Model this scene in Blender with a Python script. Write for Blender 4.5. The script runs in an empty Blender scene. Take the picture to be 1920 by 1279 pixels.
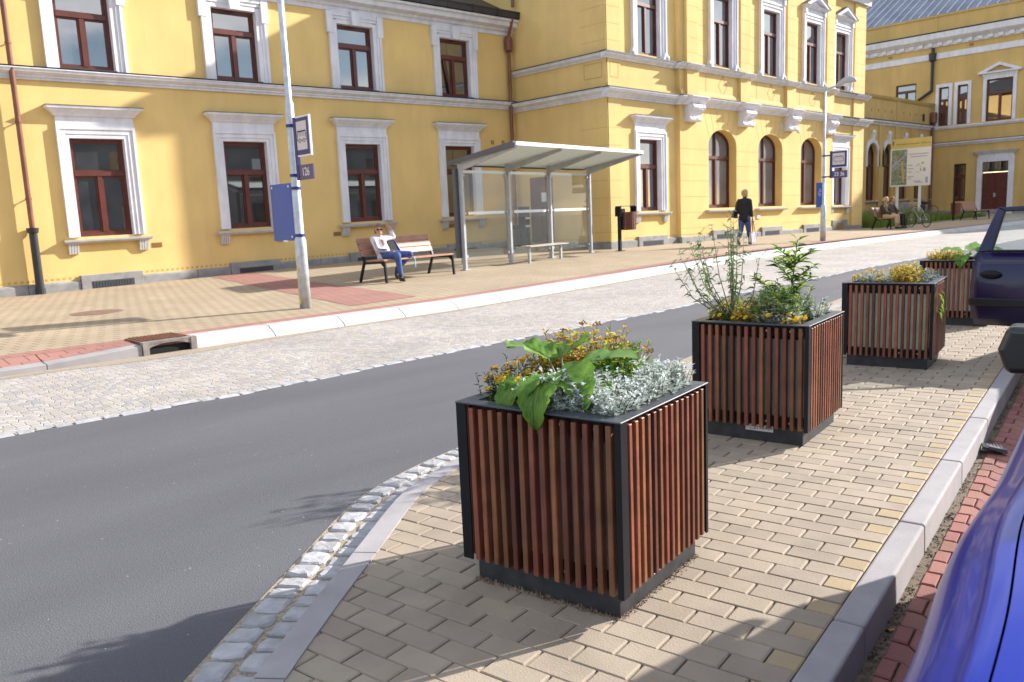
import bpy, bmesh, math, random
from mathutils import Vector, Matrix, noise
S = bpy.context.scene
COL = S.collection
random.seed(7)
R_ = math.radians

# ---------------------------------------------------------------- camera, world, sun, exposure
# world axes: X along the station facade (away to the right), Y into the buildings, Z up
CAM = (-19.26, -16.075, 1.366); YAW = 47.0; PITCH = 8.79; ROLL = 2.479
cd = bpy.data.cameras.new('camera'); cam = bpy.data.objects.new('camera', cd); COL.objects.link(cam)
cd.sensor_width = 36; cd.lens = 1525 / 1920 * 36; cd.clip_end = 2000; cd.clip_start = .05
_y = R_(YAW); _p = R_(PITCH); _r = R_(ROLL)
fh = Vector((math.cos(_y), math.sin(_y), 0)); fw = fh * math.cos(_p) - Vector((0, 0, math.sin(_p)))
r0 = Vector((fh.y, -fh.x, 0)); d0 = fw.cross(r0)
rt = math.cos(_r) * r0 + math.sin(_r) * d0; dn = -math.sin(_r) * r0 + math.cos(_r) * d0
M3 = Matrix((rt, -dn, -fw)).transposed()
cam.matrix_world = Matrix.Translation(CAM) @ M3.to_4x4()
cd.dof.use_dof = True; cd.dof.focus_distance = 3.3; cd.dof.aperture_fstop = 7.0
S.camera = cam

SUN_EL = 26.0
SDIR = Vector((.943 * math.cos(R_(SUN_EL)), -.334 * math.cos(R_(SUN_EL)), math.sin(R_(SUN_EL))))  # towards the sun
W = bpy.data.worlds.new("World"); S.world = W; W.use_nodes = True
nt = W.node_tree; bg = nt.nodes['Background']
sky = nt.nodes.new('ShaderNodeTexSky'); sky.sky_type = 'NISHITA'; sky.sun_disc = False
sky.sun_elevation = R_(SUN_EL); sky.sun_rotation = math.atan2(SDIR.x, SDIR.y)
sky.air_density = 1.0; sky.dust_density = .5; sky.ozone_density = 1.0
tc = nt.nodes.new('ShaderNodeTexCoord'); mp = nt.nodes.new('ShaderNodeMapping'); mp.inputs['Scale'].default_value = (1.6, 1.6, 4.5)
nz = nt.nodes.new('ShaderNodeTexNoise'); nz.inputs['Scale'].default_value = 1.7; nz.inputs['Detail'].default_value = 7; nz.inputs['Roughness'].default_value = .58
rp = nt.nodes.new('ShaderNodeValToRGB'); rp.color_ramp.elements[0].position = .47; rp.color_ramp.elements[1].position = .60
mx = nt.nodes.new('ShaderNodeMixRGB'); mx.inputs[2].default_value = (9.5, 9.6, 10.0, 1)
nt.links.new(tc.outputs['Generated'], mp.inputs[0]); nt.links.new(mp.outputs[0], nz.inputs['Vector'])
nt.links.new(nz.outputs[0], rp.inputs[0]); nt.links.new(rp.outputs[0], mx.inputs[0])
nt.links.new(sky.outputs[0], mx.inputs[1]); nt.links.new(mx.outputs[0], bg.inputs[0])
bg.inputs[1].default_value = .105
sd = bpy.data.lights.new('sun', 'SUN'); sun = bpy.data.objects.new('sun', sd); COL.objects.link(sun)
sd.energy = 5.0; sd.angle = R_(.7); sd.color = (1, .95, .88)
sun.rotation_euler = (-SDIR).to_track_quat('-Z', 'Y').to_euler()
S.view_settings.view_transform = 'Standard'; S.view_settings.look = 'None'; S.view_settings.gamma = 1
S.view_settings.exposure = 1.04

# ---------------------------------------------------------------- materials
def mat(name, col, rough=.75, var=.12, scale=6., bump=0., bscale=None, metal=0., spec=.5, coat=0., ior=1.5, island=0., hue=None, col2=None, alpha=1., sub=0., detail=4, streak=None):
    m = bpy.data.materials.new(name); m.use_nodes = True; n = m.node_tree; b = n.nodes['Principled BSDF']
    b.inputs['Roughness'].default_value = rough; b.inputs['Metallic'].default_value = metal
    b.inputs['Specular IOR Level'].default_value = spec; b.inputs['IOR'].default_value = ior
    b.inputs['Coat Weight'].default_value = coat; b.inputs['Coat Roughness'].default_value = .04
    t = n.nodes.new('ShaderNodeTexCoord'); out = None
    c4 = (*col, 1)
    if var > 0 or col2:
        no = n.nodes.new('ShaderNodeTexNoise'); no.inputs['Scale'].default_value = scale; no.inputs['Detail'].default_value = detail
        n.links.new(t.outputs['Object'], no.inputs['Vector'])
        mr = n.nodes.new('ShaderNodeMapRange'); mr.inputs[1].default_value = .3; mr.inputs[2].default_value = .7
        n.links.new(no.outputs[0], mr.inputs[0])
        mxx = n.nodes.new('ShaderNodeMixRGB'); n.links.new(mr.outputs[0], mxx.inputs[0])
        mxx.inputs[1].default_value = tuple(c * (1 - var) for c in col) + (1,)
        mxx.inputs[2].default_value = (*(col2 or [min(1, c * (1 + var)) for c in col]), 1)
        out = mxx.outputs[0]
    if island > 0:
        g = n.nodes.new('ShaderNodeNewGeometry'); hs = n.nodes.new('ShaderNodeHueSaturation')
        mr2 = n.nodes.new('ShaderNodeMapRange'); mr2.inputs[3].default_value = 1 - island; mr2.inputs[4].default_value = 1 + island
        n.links.new(g.outputs['Random Per Island'], mr2.inputs[0]); n.links.new(mr2.outputs[0], hs.inputs['Value'])
        mr3 = n.nodes.new('ShaderNodeMapRange'); mr3.inputs[3].default_value = .5 - (island * .06 if hue is None else hue); mr3.inputs[4].default_value = .5 + (island * .06 if hue is None else hue)
        mth = n.nodes.new('ShaderNodeMath'); mth.operation = 'FRACT'; mm = n.nodes.new('ShaderNodeMath'); mm.operation = 'MULTIPLY'; mm.inputs[1].default_value = 7.13
        n.links.new(g.outputs['Random Per Island'], mm.inputs[0]); n.links.new(mm.outputs[0], mth.inputs[0]); n.links.new(mth.outputs[0], mr3.inputs[0]); n.links.new(mr3.outputs[0], hs.inputs['Hue'])
        if out: n.links.new(out, hs.inputs['Color'])
        else: hs.inputs['Color'].default_value = c4
        out = hs.outputs[0]
    if streak:   # weathering: stretched noise (scale x, y, z, strength)
        ms_ = n.nodes.new('ShaderNodeMapping'); ms_.inputs['Scale'].default_value = streak[:3]; ns_ = n.nodes.new('ShaderNodeTexNoise'); ns_.inputs['Scale'].default_value = 1; ns_.inputs['Detail'].default_value = 5; ns_.inputs['Roughness'].default_value = .6
        n.links.new(t.outputs['Object'], ms_.inputs[0]); n.links.new(ms_.outputs[0], ns_.inputs['Vector'])
        mr_ = n.nodes.new('ShaderNodeMapRange'); mr_.inputs[1].default_value = .38; mr_.inputs[2].default_value = .66; mr_.inputs[3].default_value = 1.0; mr_.inputs[4].default_value = 1 - streak[3]; n.links.new(ns_.outputs[0], mr_.inputs[0])
        h_ = n.nodes.new('ShaderNodeHueSaturation'); n.links.new(mr_.outputs[0], h_.inputs['Value'])
        if out: n.links.new(out, h_.inputs['Color'])
        else: h_.inputs['Color'].default_value = c4
        out = h_.outputs[0]
    if out: n.links.new(out, b.inputs['Base Color'])
    else: b.inputs['Base Color'].default_value = c4
    if bump > 0:
        nb = n.nodes.new('ShaderNodeTexNoise'); nb.inputs['Scale'].default_value = bscale or scale * 5; nb.inputs['Detail'].default_value = 5
        n.links.new(t.outputs['Object'], nb.inputs['Vector'])
        bp = n.nodes.new('ShaderNodeBump'); bp.inputs['Strength'].default_value = bump; bp.inputs['Distance'].default_value = .01
        n.links.new(nb.outputs[0], bp.inputs['Height']); n.links.new(bp.outputs[0], b.inputs['Normal'])
    if sub > 0:   # leaves let light through
        tr = n.nodes.new('ShaderNodeBsdfTranslucent'); ms = n.nodes.new('ShaderNodeMixShader'); ms.inputs[0].default_value = sub
        if out: n.links.new(out, tr.inputs[0])
        else: tr.inputs[0].default_value = c4
        o = n.nodes['Material Output']; n.links.new(b.outputs[0], ms.inputs[1]); n.links.new(tr.outputs[0], ms.inputs[2]); n.links.new(ms.outputs[0], o.inputs[0])
    return m

M = {}
M['stucco'] = mat('yellow_stucco', (.72, .50, .19), .9, .05, .9, .25, 90, detail=6, col2=(.79, .55, .21), streak=(2.2, 2.2, .5, .07))
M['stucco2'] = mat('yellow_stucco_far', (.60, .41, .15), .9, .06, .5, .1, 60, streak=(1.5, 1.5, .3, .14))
M['white'] = mat('white_render', (.74, .73, .77), .8, .05, 1.7, .08, 60, streak=(5, 5, 1.6, .16))
M['brown'] = mat('brown_window_frame', (.105, .022, .013), .42, .2, 5)
M['glass'] = mat('window_glass', (.008, .009, .012), .02, .1, 1.1, ior=2.9, spec=.5, col2=(.06, .062, .066))
M['glass_curtain'] = mat('curtained_glass', (.16, .165, .18), .03, .25, 1.2, ior=1.9)
M['granite'] = mat('granite_plinth', (.30, .29, .285), .85, .25, 3, .3, 60, streak=(3, 3, 2, .25))
M['grate'] = mat('dark_grate', (.045, .047, .055), .6, .2, 30)
M['copper'] = mat('brown_pipe', (.20, .085, .055), .45, .2, 3, metal=.3)
M['iron'] = mat('cast_iron', (.022, .023, .027), .45, .2, 5)
M['dkroof'] = mat('dark_roof_metal', (.035, .03, .033), .5, .3, 2)
M['zinc'] = mat('grey_sheet_roof', (.19, .205, .25), .45, .25, .8, metal=.25)
M['asphalt'] = None
M['kerb'] = mat('pale_concrete_kerb', (.335, .315, .32), .85, .06, 3, .15, 120, streak=(4, 4, 3, .16))
M['kerbw'] = mat('white_concrete_kerb', (.47, .455, .445), .85, .08, 2, .15, 90, streak=(3, 3, 6, .16))
M['black'] = mat('black_steel', (.009, .009, .013), .45, .15, 8, spec=.25)
M['rim'] = mat('grey_steel_rim', (.075, .082, .095), .36, .2, 7, metal=.2)
M['slat'] = mat('red_brown_wood_slat', (.200, .066, .032), .5, .25, 9, .2, 60, island=.42, hue=.014, streak=(70, 70, 2.5, .38))
M['liner_lit'] = mat('lit_liner', (.80, .80, .66), .6, .12, 5)  # lit copy of the liner: light between the slats put into the colour
M['liner'] = mat('galvanised_liner', (.33, .33, .31), .6, .15, 5)
M['soil'] = mat('soil', (.035, .026, .018), .95, .4, 30, .6, 80)
M['galv'] = mat('galvanised_steel', (.50, .52, .55), .42, .18, 9, metal=.35)
M['blue'] = mat('blue_enamel', (.022, .085, .36), .38, .05, 3)
M['navy'] = mat('navy_enamel', (.02, .03, .17), .4, .05, 3)
M['paper'] = mat('pale_panel', (.60, .56, .56), .6, .03, 3)
M['ink'] = mat('dark_print', (.03, .03, .035), .7, 0)
M['whitep'] = mat('white_print', (.8, .8, .82), .6, 0)
M['bench'] = mat('bench_wood', (.36, .185, .125), .55, .15, 6, .1, 40)
M['alu'] = mat('grey_aluminium', (.40, .42, .45), .4, .1, 6, metal=.3)
M['roofpanel'] = mat('pale_roof_panel', (.62, .70, .67), .5, .05, 6)
M['skin'] = mat('skin', (.50, .26, .18), .55, .06, 12)
M['rubber'] = mat('black_rubber', (.012, .012, .014), .55, .1, 8)
M['red_wood'] = mat('red_brown_door', (.10, .02, .012), .5, .2, 4)
M['rust'] = mat('rusty_iron', (.16, .065, .035), .8, .35, 18, .5, 80)
M['void'] = mat('dark_hollow', (.004, .004, .004), .9, 0)

def clear_glass(name, tint, op=.12):
    m = bpy.data.materials.new(name); m.use_nodes = True; n = m.node_tree; b = n.nodes['Principled BSDF']
    b.inputs['Base Color'].default_value = (*tint, 1); b.inputs['Roughness'].default_value = .01
    tr = n.nodes.new('ShaderNodeBsdfTransparent'); tr.inputs[0].default_value = (*[.80 + .2 * c for c in tint], 1)
    gl = n.nodes.new('ShaderNodeBsdfGlossy'); gl.inputs['Roughness'].default_value = .01
    fw_ = n.nodes.new('ShaderNodeLayerWeight'); fw_.inputs[0].default_value = .5
    pw = n.nodes.new('ShaderNodeMath'); pw.operation = 'POWER'; pw.inputs[1].default_value = 4.0; n.links.new(fw_.outputs['Facing'], pw.inputs[0])
    lw = n.nodes.new('ShaderNodeMath'); lw.operation = 'MULTIPLY_ADD'; lw.inputs[1].default_value = .7; lw.inputs[2].default_value = .02; n.links.new(pw.outputs[0], lw.inputs[0])
    ms = n.nodes.new('ShaderNodeMixShader'); n.links.new(lw.outputs[0], ms.inputs[0]); n.links.new(tr.outputs[0], ms.inputs[1]); n.links.new(gl.outputs[0], ms.inputs[2])
    m2 = n.nodes.new('ShaderNodeMixShader'); m2.inputs[0].default_value = op; n.links.new(ms.outputs[0], m2.inputs[1]); n.links.new(b.outputs[0], m2.inputs[2])
    n.links.new(m2.outputs[0], n.nodes['Material Output'].inputs[0])
    return m
M['sglass'] = clear_glass('shelter_glass', (.55, .66, .62), .018)
M['frost'] = clear_glass('frosted_strip', (.80, .88, .88), .75)
M['cglass'] = clear_glass('car_glass', (.45, .62, .62), .16)

def asphalt():
    m = bpy.data.materials.new('asphalt'); m.use_nodes = True; n = m.node_tree; b = n.nodes['Principled BSDF']; L = n.links
    t = n.nodes.new('ShaderNodeTexCoord')
    a = n.nodes.new('ShaderNodeTexNoise'); a.inputs['Scale'].default_value = 260; a.inputs['Detail'].default_value = 3
    c = n.nodes.new('ShaderNodeTexNoise'); c.inputs['Scale'].default_value = .55; c.inputs['Detail'].default_value = 6
    mpn = n.nodes.new('ShaderNodeMapping'); mpn.inputs['Rotation'].default_value = (0, 0, -.12); mpn.inputs['Scale'].default_value = (.35, 1.6, 1)
    v = n.nodes.new('ShaderNodeTexVoronoi'); v.inputs['Scale'].default_value = 150
    for q in (a, v): L.new(t.outputs['Object'], q.inputs['Vector'])
    L.new(t.outputs['Object'], mpn.inputs[0]); L.new(mpn.outputs[0], c.inputs['Vector'])
    r1 = n.nodes.new('ShaderNodeValToRGB'); r1.color_ramp.elements[0].color = (.060, .060, .068, 1); r1.color_ramp.elements[1].color = (.146, .145, .158, 1)
    r1.color_ramp.elements[0].position = .32; r1.color_ramp.elements[1].position = .70
    L.new(a.outputs[0], r1.inputs[0])
    r2 = n.nodes.new('ShaderNodeValToRGB'); r2.color_ramp.elements[0].color = (.74, .74, .75, 1); r2.color_ramp.elements[1].color = (1.10, 1.10, 1.10, 1); r2.color_ramp.elements[0].position = .3; r2.color_ramp.elements[1].position = .7
    L.new(c.outputs[0], r2.inputs[0])
    mu = n.nodes.new('ShaderNodeMixRGB'); mu.blend_type = 'MULTIPLY'; mu.inputs[0].default_value = 1; L.new(r1.outputs[0], mu.inputs[1]); L.new(r2.outputs[0], mu.inputs[2])
    sp = n.nodes.new('ShaderNodeTexWhiteNoise'); L.new(v.outputs['Color'], sp.inputs['Vector'])
    st = n.nodes.new('ShaderNodeMath'); st.operation = 'GREATER_THAN'; st.inputs[1].default_value = .9996; L.new(sp.outputs[0], st.inputs[0])
    m3 = n.nodes.new('ShaderNodeMixRGB'); m3.inputs[2].default_value = (.36, .34, .32, 1); L.new(st.outputs[0], m3.inputs[0]); L.new(mu.outputs[0], m3.inputs[1])
    L.new(m3.outputs[0], b.inputs['Base Color']); b.inputs['Roughness'].default_value = .82
    bp = n.nodes.new('ShaderNodeBump'); bp.inputs['Strength'].default_value = .35; bp.inputs['Distance'].default_value = .004
    L.new(v.outputs['Distance'], bp.inputs['Height']); L.new(bp.outputs[0], b.inputs['Normal'])
    return m
M['asphalt'] = asphalt()

def setts(name, sc, c1, c2, joint, warp=.0, rnd=.7):
    m = bpy.data.materials.new(name); m.use_nodes = True; n = m.node_tree; b = n.nodes['Principled BSDF']; L = n.links
    t = n.nodes.new('ShaderNodeTexCoord'); src = t.outputs['Object']
    if warp:   # segmental arcs: shift rows by a sine of the cross position
        sx = n.nodes.new('ShaderNodeSeparateXYZ'); L.new(src, sx.inputs[0])
        m1 = n.nodes.new('ShaderNodeMath'); m1.operation = 'MULTIPLY'; m1.inputs[1].default_value = 1.7; L.new(sx.outputs[0], m1.inputs[0])
        m2 = n.nodes.new('ShaderNodeMath'); m2.operation = 'SINE'; L.new(m1.outputs[0], m2.inputs[0])
        m2b = n.nodes.new('ShaderNodeMath'); m2b.operation = 'ABSOLUTE'; L.new(m2.outputs[0], m2b.inputs[0])
        m3 = n.nodes.new('ShaderNodeMath'); m3.operation = 'MULTIPLY_ADD'; m3.inputs[1].default_value = warp; L.new(m2b.outputs[0], m3.inputs[0]); L.new(sx.outputs[1], m3.inputs[2])
        cx = n.nodes.new('ShaderNodeCombineXYZ'); L.new(sx.outputs[0], cx.inputs[0]); L.new(m3.outputs[0], cx.inputs[1]); src = cx.outputs[0]
    v = n.nodes.new('ShaderNodeTexVoronoi'); v.inputs['Scale'].default_value = sc; v.inputs['Randomness'].default_value = rnd; v.voronoi_dimensions = '2D'
    e = n.nodes.new('ShaderNodeTexVoronoi'); e.feature = 'DISTANCE_TO_EDGE'; e.inputs['Scale'].default_value = sc; e.inputs['Randomness'].default_value = rnd; e.voronoi_dimensions = '2D'
    no = n.nodes.new('ShaderNodeTexNoise'); no.inputs['Scale'].default_value = .8; no.inputs['Detail'].default_value = 5
    for q in (v, e): L.new(src, q.inputs['Vector'])
    L.new(t.outputs['Object'], no.inputs['Vector'])
    wn = n.nodes.new('ShaderNodeTexWhiteNoise'); L.new(v.outputs['Color'], wn.inputs['Vector'])
    cr = n.nodes.new('ShaderNodeValToRGB'); cr.color_ramp.elements[0].color = (*c1, 1); cr.color_ramp.elements[1].color = (*c2, 1)
    el = cr.color_ramp.elements.new(.5); el.color = (c2[0] * .93, c2[1] * .86, c2[2] * .78, 1)
    L.new(wn.outputs[0], cr.inputs[0])
    er = n.nodes.new('ShaderNodeValToRGB'); er.color_ramp.elements[0].position = .01; er.color_ramp.elements[1].position = .085
    L.new(e.outputs[0], er.inputs[0])
    jm = n.nodes.new('ShaderNodeMixRGB'); jm.inputs[1].default_value = (*joint, 1); L.new(er.outputs[0], jm.inputs[0]); L.new(cr.outputs[0], jm.inputs[2])
    r2 = n.nodes.new('ShaderNodeMapRange'); r2.inputs[1].default_value = .3; r2.inputs[2].default_value = .7; r2.inputs[3].default_value = .85; r2.inputs[4].default_value = 1.1; L.new(no.outputs[0], r2.inputs[0])
    hs = n.nodes.new('ShaderNodeHueSaturation'); L.new(r2.outputs[0], hs.inputs['Value']); L.new(jm.outputs[0], hs.inputs['Color'])
    L.new(hs.outputs[0], b.inputs['Base Color']); b.inputs['Roughness'].default_value = .8
    bp = n.nodes.new('ShaderNodeBump'); bp.inputs['Strength'].default_value = .6; bp.inputs['Distance'].default_value = .015
    L.new(er.outputs[0], bp.inputs['Height']); L.new(bp.outputs[0], b.inputs['Normal'])
    return m
M['setts'] = setts('granite_setts', 12.5, (.29, .287, .30), (.42, .40, .385), (.31, .275, .235), warp=.42, rnd=.6)

def bricks(name, c1, c2, joint, rot, w=.2, h=.1, mortar=.008, grainy=.06):
    m = bpy.data.materials.new(name); m.use_nodes = True; n = m.node_tree; b = n.nodes['Principled BSDF']; L = n.links
    t = n.nodes.new('ShaderNodeTexCoord'); mpn = n.nodes.new('ShaderNodeMapping'); mpn.inputs['Rotation'].default_value = (0, 0, rot)
    L.new(t.outputs['Object'], mpn.inputs[0])
    sx = n.nodes.new('ShaderNodeSeparateXYZ'); L.new(mpn.outputs[0], sx.inputs[0]); cx = n.nodes.new('ShaderNodeCombineXYZ'); L.new(sx.outputs[0], cx.inputs[0]); L.new(sx.outputs[1], cx.inputs[1])
    br = n.nodes.new('ShaderNodeTexBrick'); br.inputs['Scale'].default_value = 1; br.inputs['Brick Width'].default_value = w; br.inputs['Row Height'].default_value = h
    br.inputs['Mortar Size'].default_value = mortar; br.inputs['Mortar Smooth'].default_value = .3
    br.inputs['Color1'].default_value = (*c1, 1); br.inputs['Color2'].default_value = (*c2, 1); br.inputs['Mortar'].default_value = (*joint, 1)
    L.new(cx.outputs[0], br.inputs['Vector'])
    no = n.nodes.new('ShaderNodeTexNoise'); no.inputs['Scale'].default_value = .7; no.inputs['Detail'].default_value = 6; L.new(t.outputs['Object'], no.inputs['Vector'])
    r2 = n.nodes.new('ShaderNodeMapRange'); r2.inputs[1].default_value = .3; r2.inputs[2].default_value = .7; r2.inputs[3].default_value = 1 - grainy * 2; r2.inputs[4].default_value = 1 + grainy; L.new(no.outputs[0], r2.inputs[0])
    hs = n.nodes.new('ShaderNodeHueSaturation'); L.new(r2.outputs[0], hs.inputs['Value']); L.new(br.outputs[0], hs.inputs['Color'])
    L.new(hs.outputs[0], b.inputs['Base Color']); b.inputs['Roughness'].default_value = .85
    bp = n.nodes.new('ShaderNodeBump'); bp.invert = True; bp.inputs['Strength'].default_value = .4; bp.inputs['Distance'].default_value = .006
    L.new(br.outputs['Fac'], bp.inputs['Height']); L.new(bp.outputs[0], b.inputs['Normal'])
    return m
def dashed(name, c1, c2, joint, rot):
    """block paving whose cross joints read as staggered dark dashes and long joints only faintly"""
    m = bpy.data.materials.new(name); m.use_nodes = True; n = m.node_tree; b = n.nodes['Principled BSDF']; L = n.links
    t = n.nodes.new('ShaderNodeTexCoord'); mpn = n.nodes.new('ShaderNodeMapping'); mpn.inputs['Rotation'].default_value = (0, 0, rot); L.new(t.outputs['Object'], mpn.inputs[0])
    sx = n.nodes.new('ShaderNodeSeparateXYZ'); L.new(mpn.outputs[0], sx.inputs[0])
    def mth(op, a, v=None, w=None):
        q = n.nodes.new('ShaderNodeMath'); q.operation = op
        if hasattr(a, 'links'): L.new(a, q.inputs[0])
        else: q.inputs[0].default_value = a
        for k, x in ((1, v), (2, w)):
            if x is None: continue
            if hasattr(x, 'links'): L.new(x, q.inputs[k])
            else: q.inputs[k].default_value = x
        return q.outputs[0]
    r = mth('MULTIPLY', sx.outputs[1], 5.); row = mth('FLOOR', r); fy = mth('FRACT', r)
    xo = mth('MULTIPLY_ADD', row, .5, mth('MULTIPLY', sx.outputs[0], 5.)); fx = mth('FRACT', xo); col = mth('FLOOR', xo)
    dash = mth('LESS_THAN', fx, .075); line = mth('MULTIPLY', mth('LESS_THAN', fy, .03), .45)
    inn = mth('MULTIPLY', dash, mth('GREATER_THAN', fy, .06)); fac = mth('MAXIMUM', inn, line)
    cx = n.nodes.new('ShaderNodeCombineXYZ'); L.new(row, cx.inputs[0]); L.new(col, cx.inputs[1]); wn = n.nodes.new('ShaderNodeTexWhiteNoise'); L.new(cx.outputs[0], wn.inputs['Vector'])
    mc = n.nodes.new('ShaderNodeMixRGB'); mc.inputs[1].default_value = (*c1, 1); mc.inputs[2].default_value = (*c2, 1); L.new(wn.outputs[0], mc.inputs[0])
    mj = n.nodes.new('ShaderNodeMixRGB'); mj.inputs[2].default_value = (*joint, 1); L.new(fac, mj.inputs[0]); L.new(mc.outputs[0], mj.inputs[1])
    no = n.nodes.new('ShaderNodeTexNoise'); no.inputs['Scale'].default_value = .7; no.inputs['Detail'].default_value = 6; L.new(t.outputs['Object'], no.inputs['Vector'])
    r2 = n.nodes.new('ShaderNodeMapRange'); r2.inputs[1].default_value = .3; r2.inputs[2].default_value = .7; r2.inputs[3].default_value = .88; r2.inputs[4].default_value = 1.06; L.new(no.outputs[0], r2.inputs[0])
    hs = n.nodes.new('ShaderNodeHueSaturation'); L.new(r2.outputs[0], hs.inputs['Value']); L.new(mj.outputs[0], hs.inputs['Color'])
    L.new(hs.outputs[0], b.inputs['Base Color']); b.inputs['Roughness'].default_value = .85
    return m
M['walk'] = dashed('tan_pavement_blocks', (.335, .262, .175), (.375, .295, .20), (.10, .075, .05), R_(-9))
M['walkred'] = dashed('red_pavement_blocks', (.30, .145, .115), (.34, .165, .135), (.15, .07, .055), R_(-9))
M['paver'] = mat('tan_paver', (.33, .27, .205), .85, .08, 5, .25, 140, island=.08, streak=(3, 3, 3, .14))
M['paver_y'] = mat('yellow_paver', (.36, .275, .165), .85, .08, 5, .25, 140, island=.07)
M['joint'] = mat('joint_sand', (.10, .08, .06), .95, .3, 20)
M['redpaver'] = mat('red_paver', (.26, .105, .085), .85, .16, 5, .3, 120, island=.16)
M['sett'] = mat('granite_sett', (.36, .355, .365), .8, .22, 14, .4, 60, island=.15)
M['sandg'] = mat('gritty_sand', (.36, .295, .22), .95, .35, 70, .9, 200)

# ---------------------------------------------------------------- mesh helpers
class MB:
    def __init__(s): s.v = []; s.f = []; s.mi = []
    def add(s, vs, fs, mi=0):
        o = len(s.v); s.v += [tuple(p) for p in vs]; s.f += [tuple(i + o for i in f) for f in fs]; s.mi += [mi] * len(fs)
    def hexa(s, p, mi=0):   # 8 corners: 0-3 bottom loop, 4-7 top loop
        s.add(p, [(3, 2, 1, 0), (4, 5, 6, 7), (0, 1, 5, 4), (1, 2, 6, 5), (2, 3, 7, 6), (3, 0, 4, 7)], mi)
    def box(s, c, h, rz=0, mi=0):
        cs, sn = math.cos(rz), math.sin(rz); P = []
        for z in (-1, 1):
            for x, y in ((-1, -1), (1, -1), (1, 1), (-1, 1)):
                X, Y = x * h[0], y * h[1]; P.append((c[0] + X * cs - Y * sn, c[1] + X * sn + Y * cs, c[2] + z * h[2]))
        s.hexa(P, mi)
    def bar(s, a, b, w, t, up=(0, 0, 1), mi=0):   # rectangular bar from a to b
        a, b = Vector(a), Vector(b); d = (b - a).normalized(); u = Vector(up)
        sd_ = d.cross(u)
        if sd_.length < 1e-4: sd_ = d.cross(Vector((1, 0, 0)))
        sd_.normalize(); u = sd_.cross(d)
        P = []
        for q in (a, b):
            for x, y in ((-1, -1), (1, -1), (1, 1), (-1, 1)): P.append(q + sd_ * (x * w / 2) + u * (y * t / 2))
        s.hexa(P, mi)
    def tube(s, pts, r, n=8, mi=0, cap=True):
        pts = [Vector(p) for p in pts]; rs = r if isinstance(r, (list, tuple)) else [r] * len(pts)
        d = (pts[1] - pts[0]).normalized(); ref = Vector((0, 0, 1)) if abs(d.z) < .9 else Vector((1, 0, 0))
        u = d.cross(ref).normalized(); rings = []
        for i, p in enumerate(pts):
            if i == 0: t = pts[1] - pts[0]
            elif i == len(pts) - 1: t = pts[-1] - pts[-2]
            else: t = (pts[i + 1] - pts[i]).normalized() + (pts[i] - pts[i - 1]).normalized()
            t.normalize(); u = (u - t * u.dot(t)).normalized(); v = t.cross(u)
            rings.append([p + (u * math.cos(2 * math.pi * k / n) + v * math.sin(2 * math.pi * k / n)) * rs[i] for k in range(n)])
        vs = [q for rg in rings for q in rg]; fs = []
        for i in range(len(pts) - 1):
            for k in range(n):
                k2 = (k + 1) % n; fs.append((i * n + k, i * n + k2, (i + 1) * n + k2, (i + 1) * n + k))
        if cap: fs += [tuple(range(n - 1, -1, -1)), tuple((len(pts) - 1) * n + k for k in range(n))]
        s.add(vs, fs, mi)
    def lathe(s, c, prof, n=20, mi=0, axis=None):   # prof [(r,z)]
        vs = []; fs = []
        for r, z in prof:
            for k in range(n):
                a = 2 * math.pi * k / n; vs.append((c[0] + r * math.cos(a), c[1] + r * math.sin(a), c[2] + z))
        for i in range(len(prof) - 1):
            for k in range(n):
                k2 = (k + 1) % n; fs.append((i * n + k, i * n + k2, (i + 1) * n + k2, (i + 1) * n + k))
        fs += [tuple(range(n - 1, -1, -1)), tuple((len(prof) - 1) * n + k for k in range(n))]
        s.add(vs, fs, mi)
    def ball(s, c, r, n=10, m=7, mi=0):
        rx, ry, rz = r if isinstance(r, (list, tuple)) else (r, r, r); vs = [(c[0], c[1], c[2] - rz)]; fs = []
        for i in range(1, m):
            th = math.pi * i / m
            for k in range(n):
                a = 2 * math.pi * k / n; vs.append((c[0] + rx * math.sin(th) * math.cos(a), c[1] + ry * math.sin(th) * math.sin(a), c[2] - rz * math.cos(th)))
        vs.append((c[0], c[1], c[2] + rz)); T = len(vs) - 1
        for k in range(n):
            k2 = (k + 1) % n; fs.append((0, 1 + k2, 1 + k)); fs.append((T, 1 + (m - 2) * n + k, 1 + (m - 2) * n + k2))
            for i in range(m - 2): fs.append((1 + i * n + k, 1 + i * n + k2, 1 + (i + 1) * n + k2, 1 + (i + 1) * n + k))
        s.add(vs, fs, mi)
    def poly(s, pts, mi=0): s.add(pts, [tuple(range(len(pts)))], mi)
    def prism(s, pts, ext, mi=0):   # closed loop of points swept by vector ext
        n = len(pts); e = Vector(ext); P = [Vector(p) for p in pts]
        vs = P + [p + e for p in P]
        s.add(vs, [tuple(range(n - 1, -1, -1)), tuple(range(n, 2 * n))] + [(i, (i + 1) % n, n + (i + 1) % n, n + i) for i in range(n)], mi)
    def build(s, name, mats, parent=None, smooth=False, bevel=0, loc=None, seg=1, fix=True):
        me = bpy.data.meshes.new(name); me.from_pydata(s.v, [], s.f)
        for m in (mats if isinstance(mats, (list, tuple)) else [mats]): me.materials.append(M[m] if isinstance(m, str) else m)
        me.polygons.foreach_set('material_index', s.mi)
        if fix:
            bm = bmesh.new(); bm.from_mesh(me); bmesh.ops.recalc_face_normals(bm, faces=bm.faces); bm.to_mesh(me); bm.free()
        if smooth: me.polygons.foreach_set('use_smooth', [True] * len(me.polygons))
        me.update(); o = bpy.data.objects.new(name, me); COL.objects.link(o)
        if parent: o.parent = parent
        if loc: o.location = loc
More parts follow.
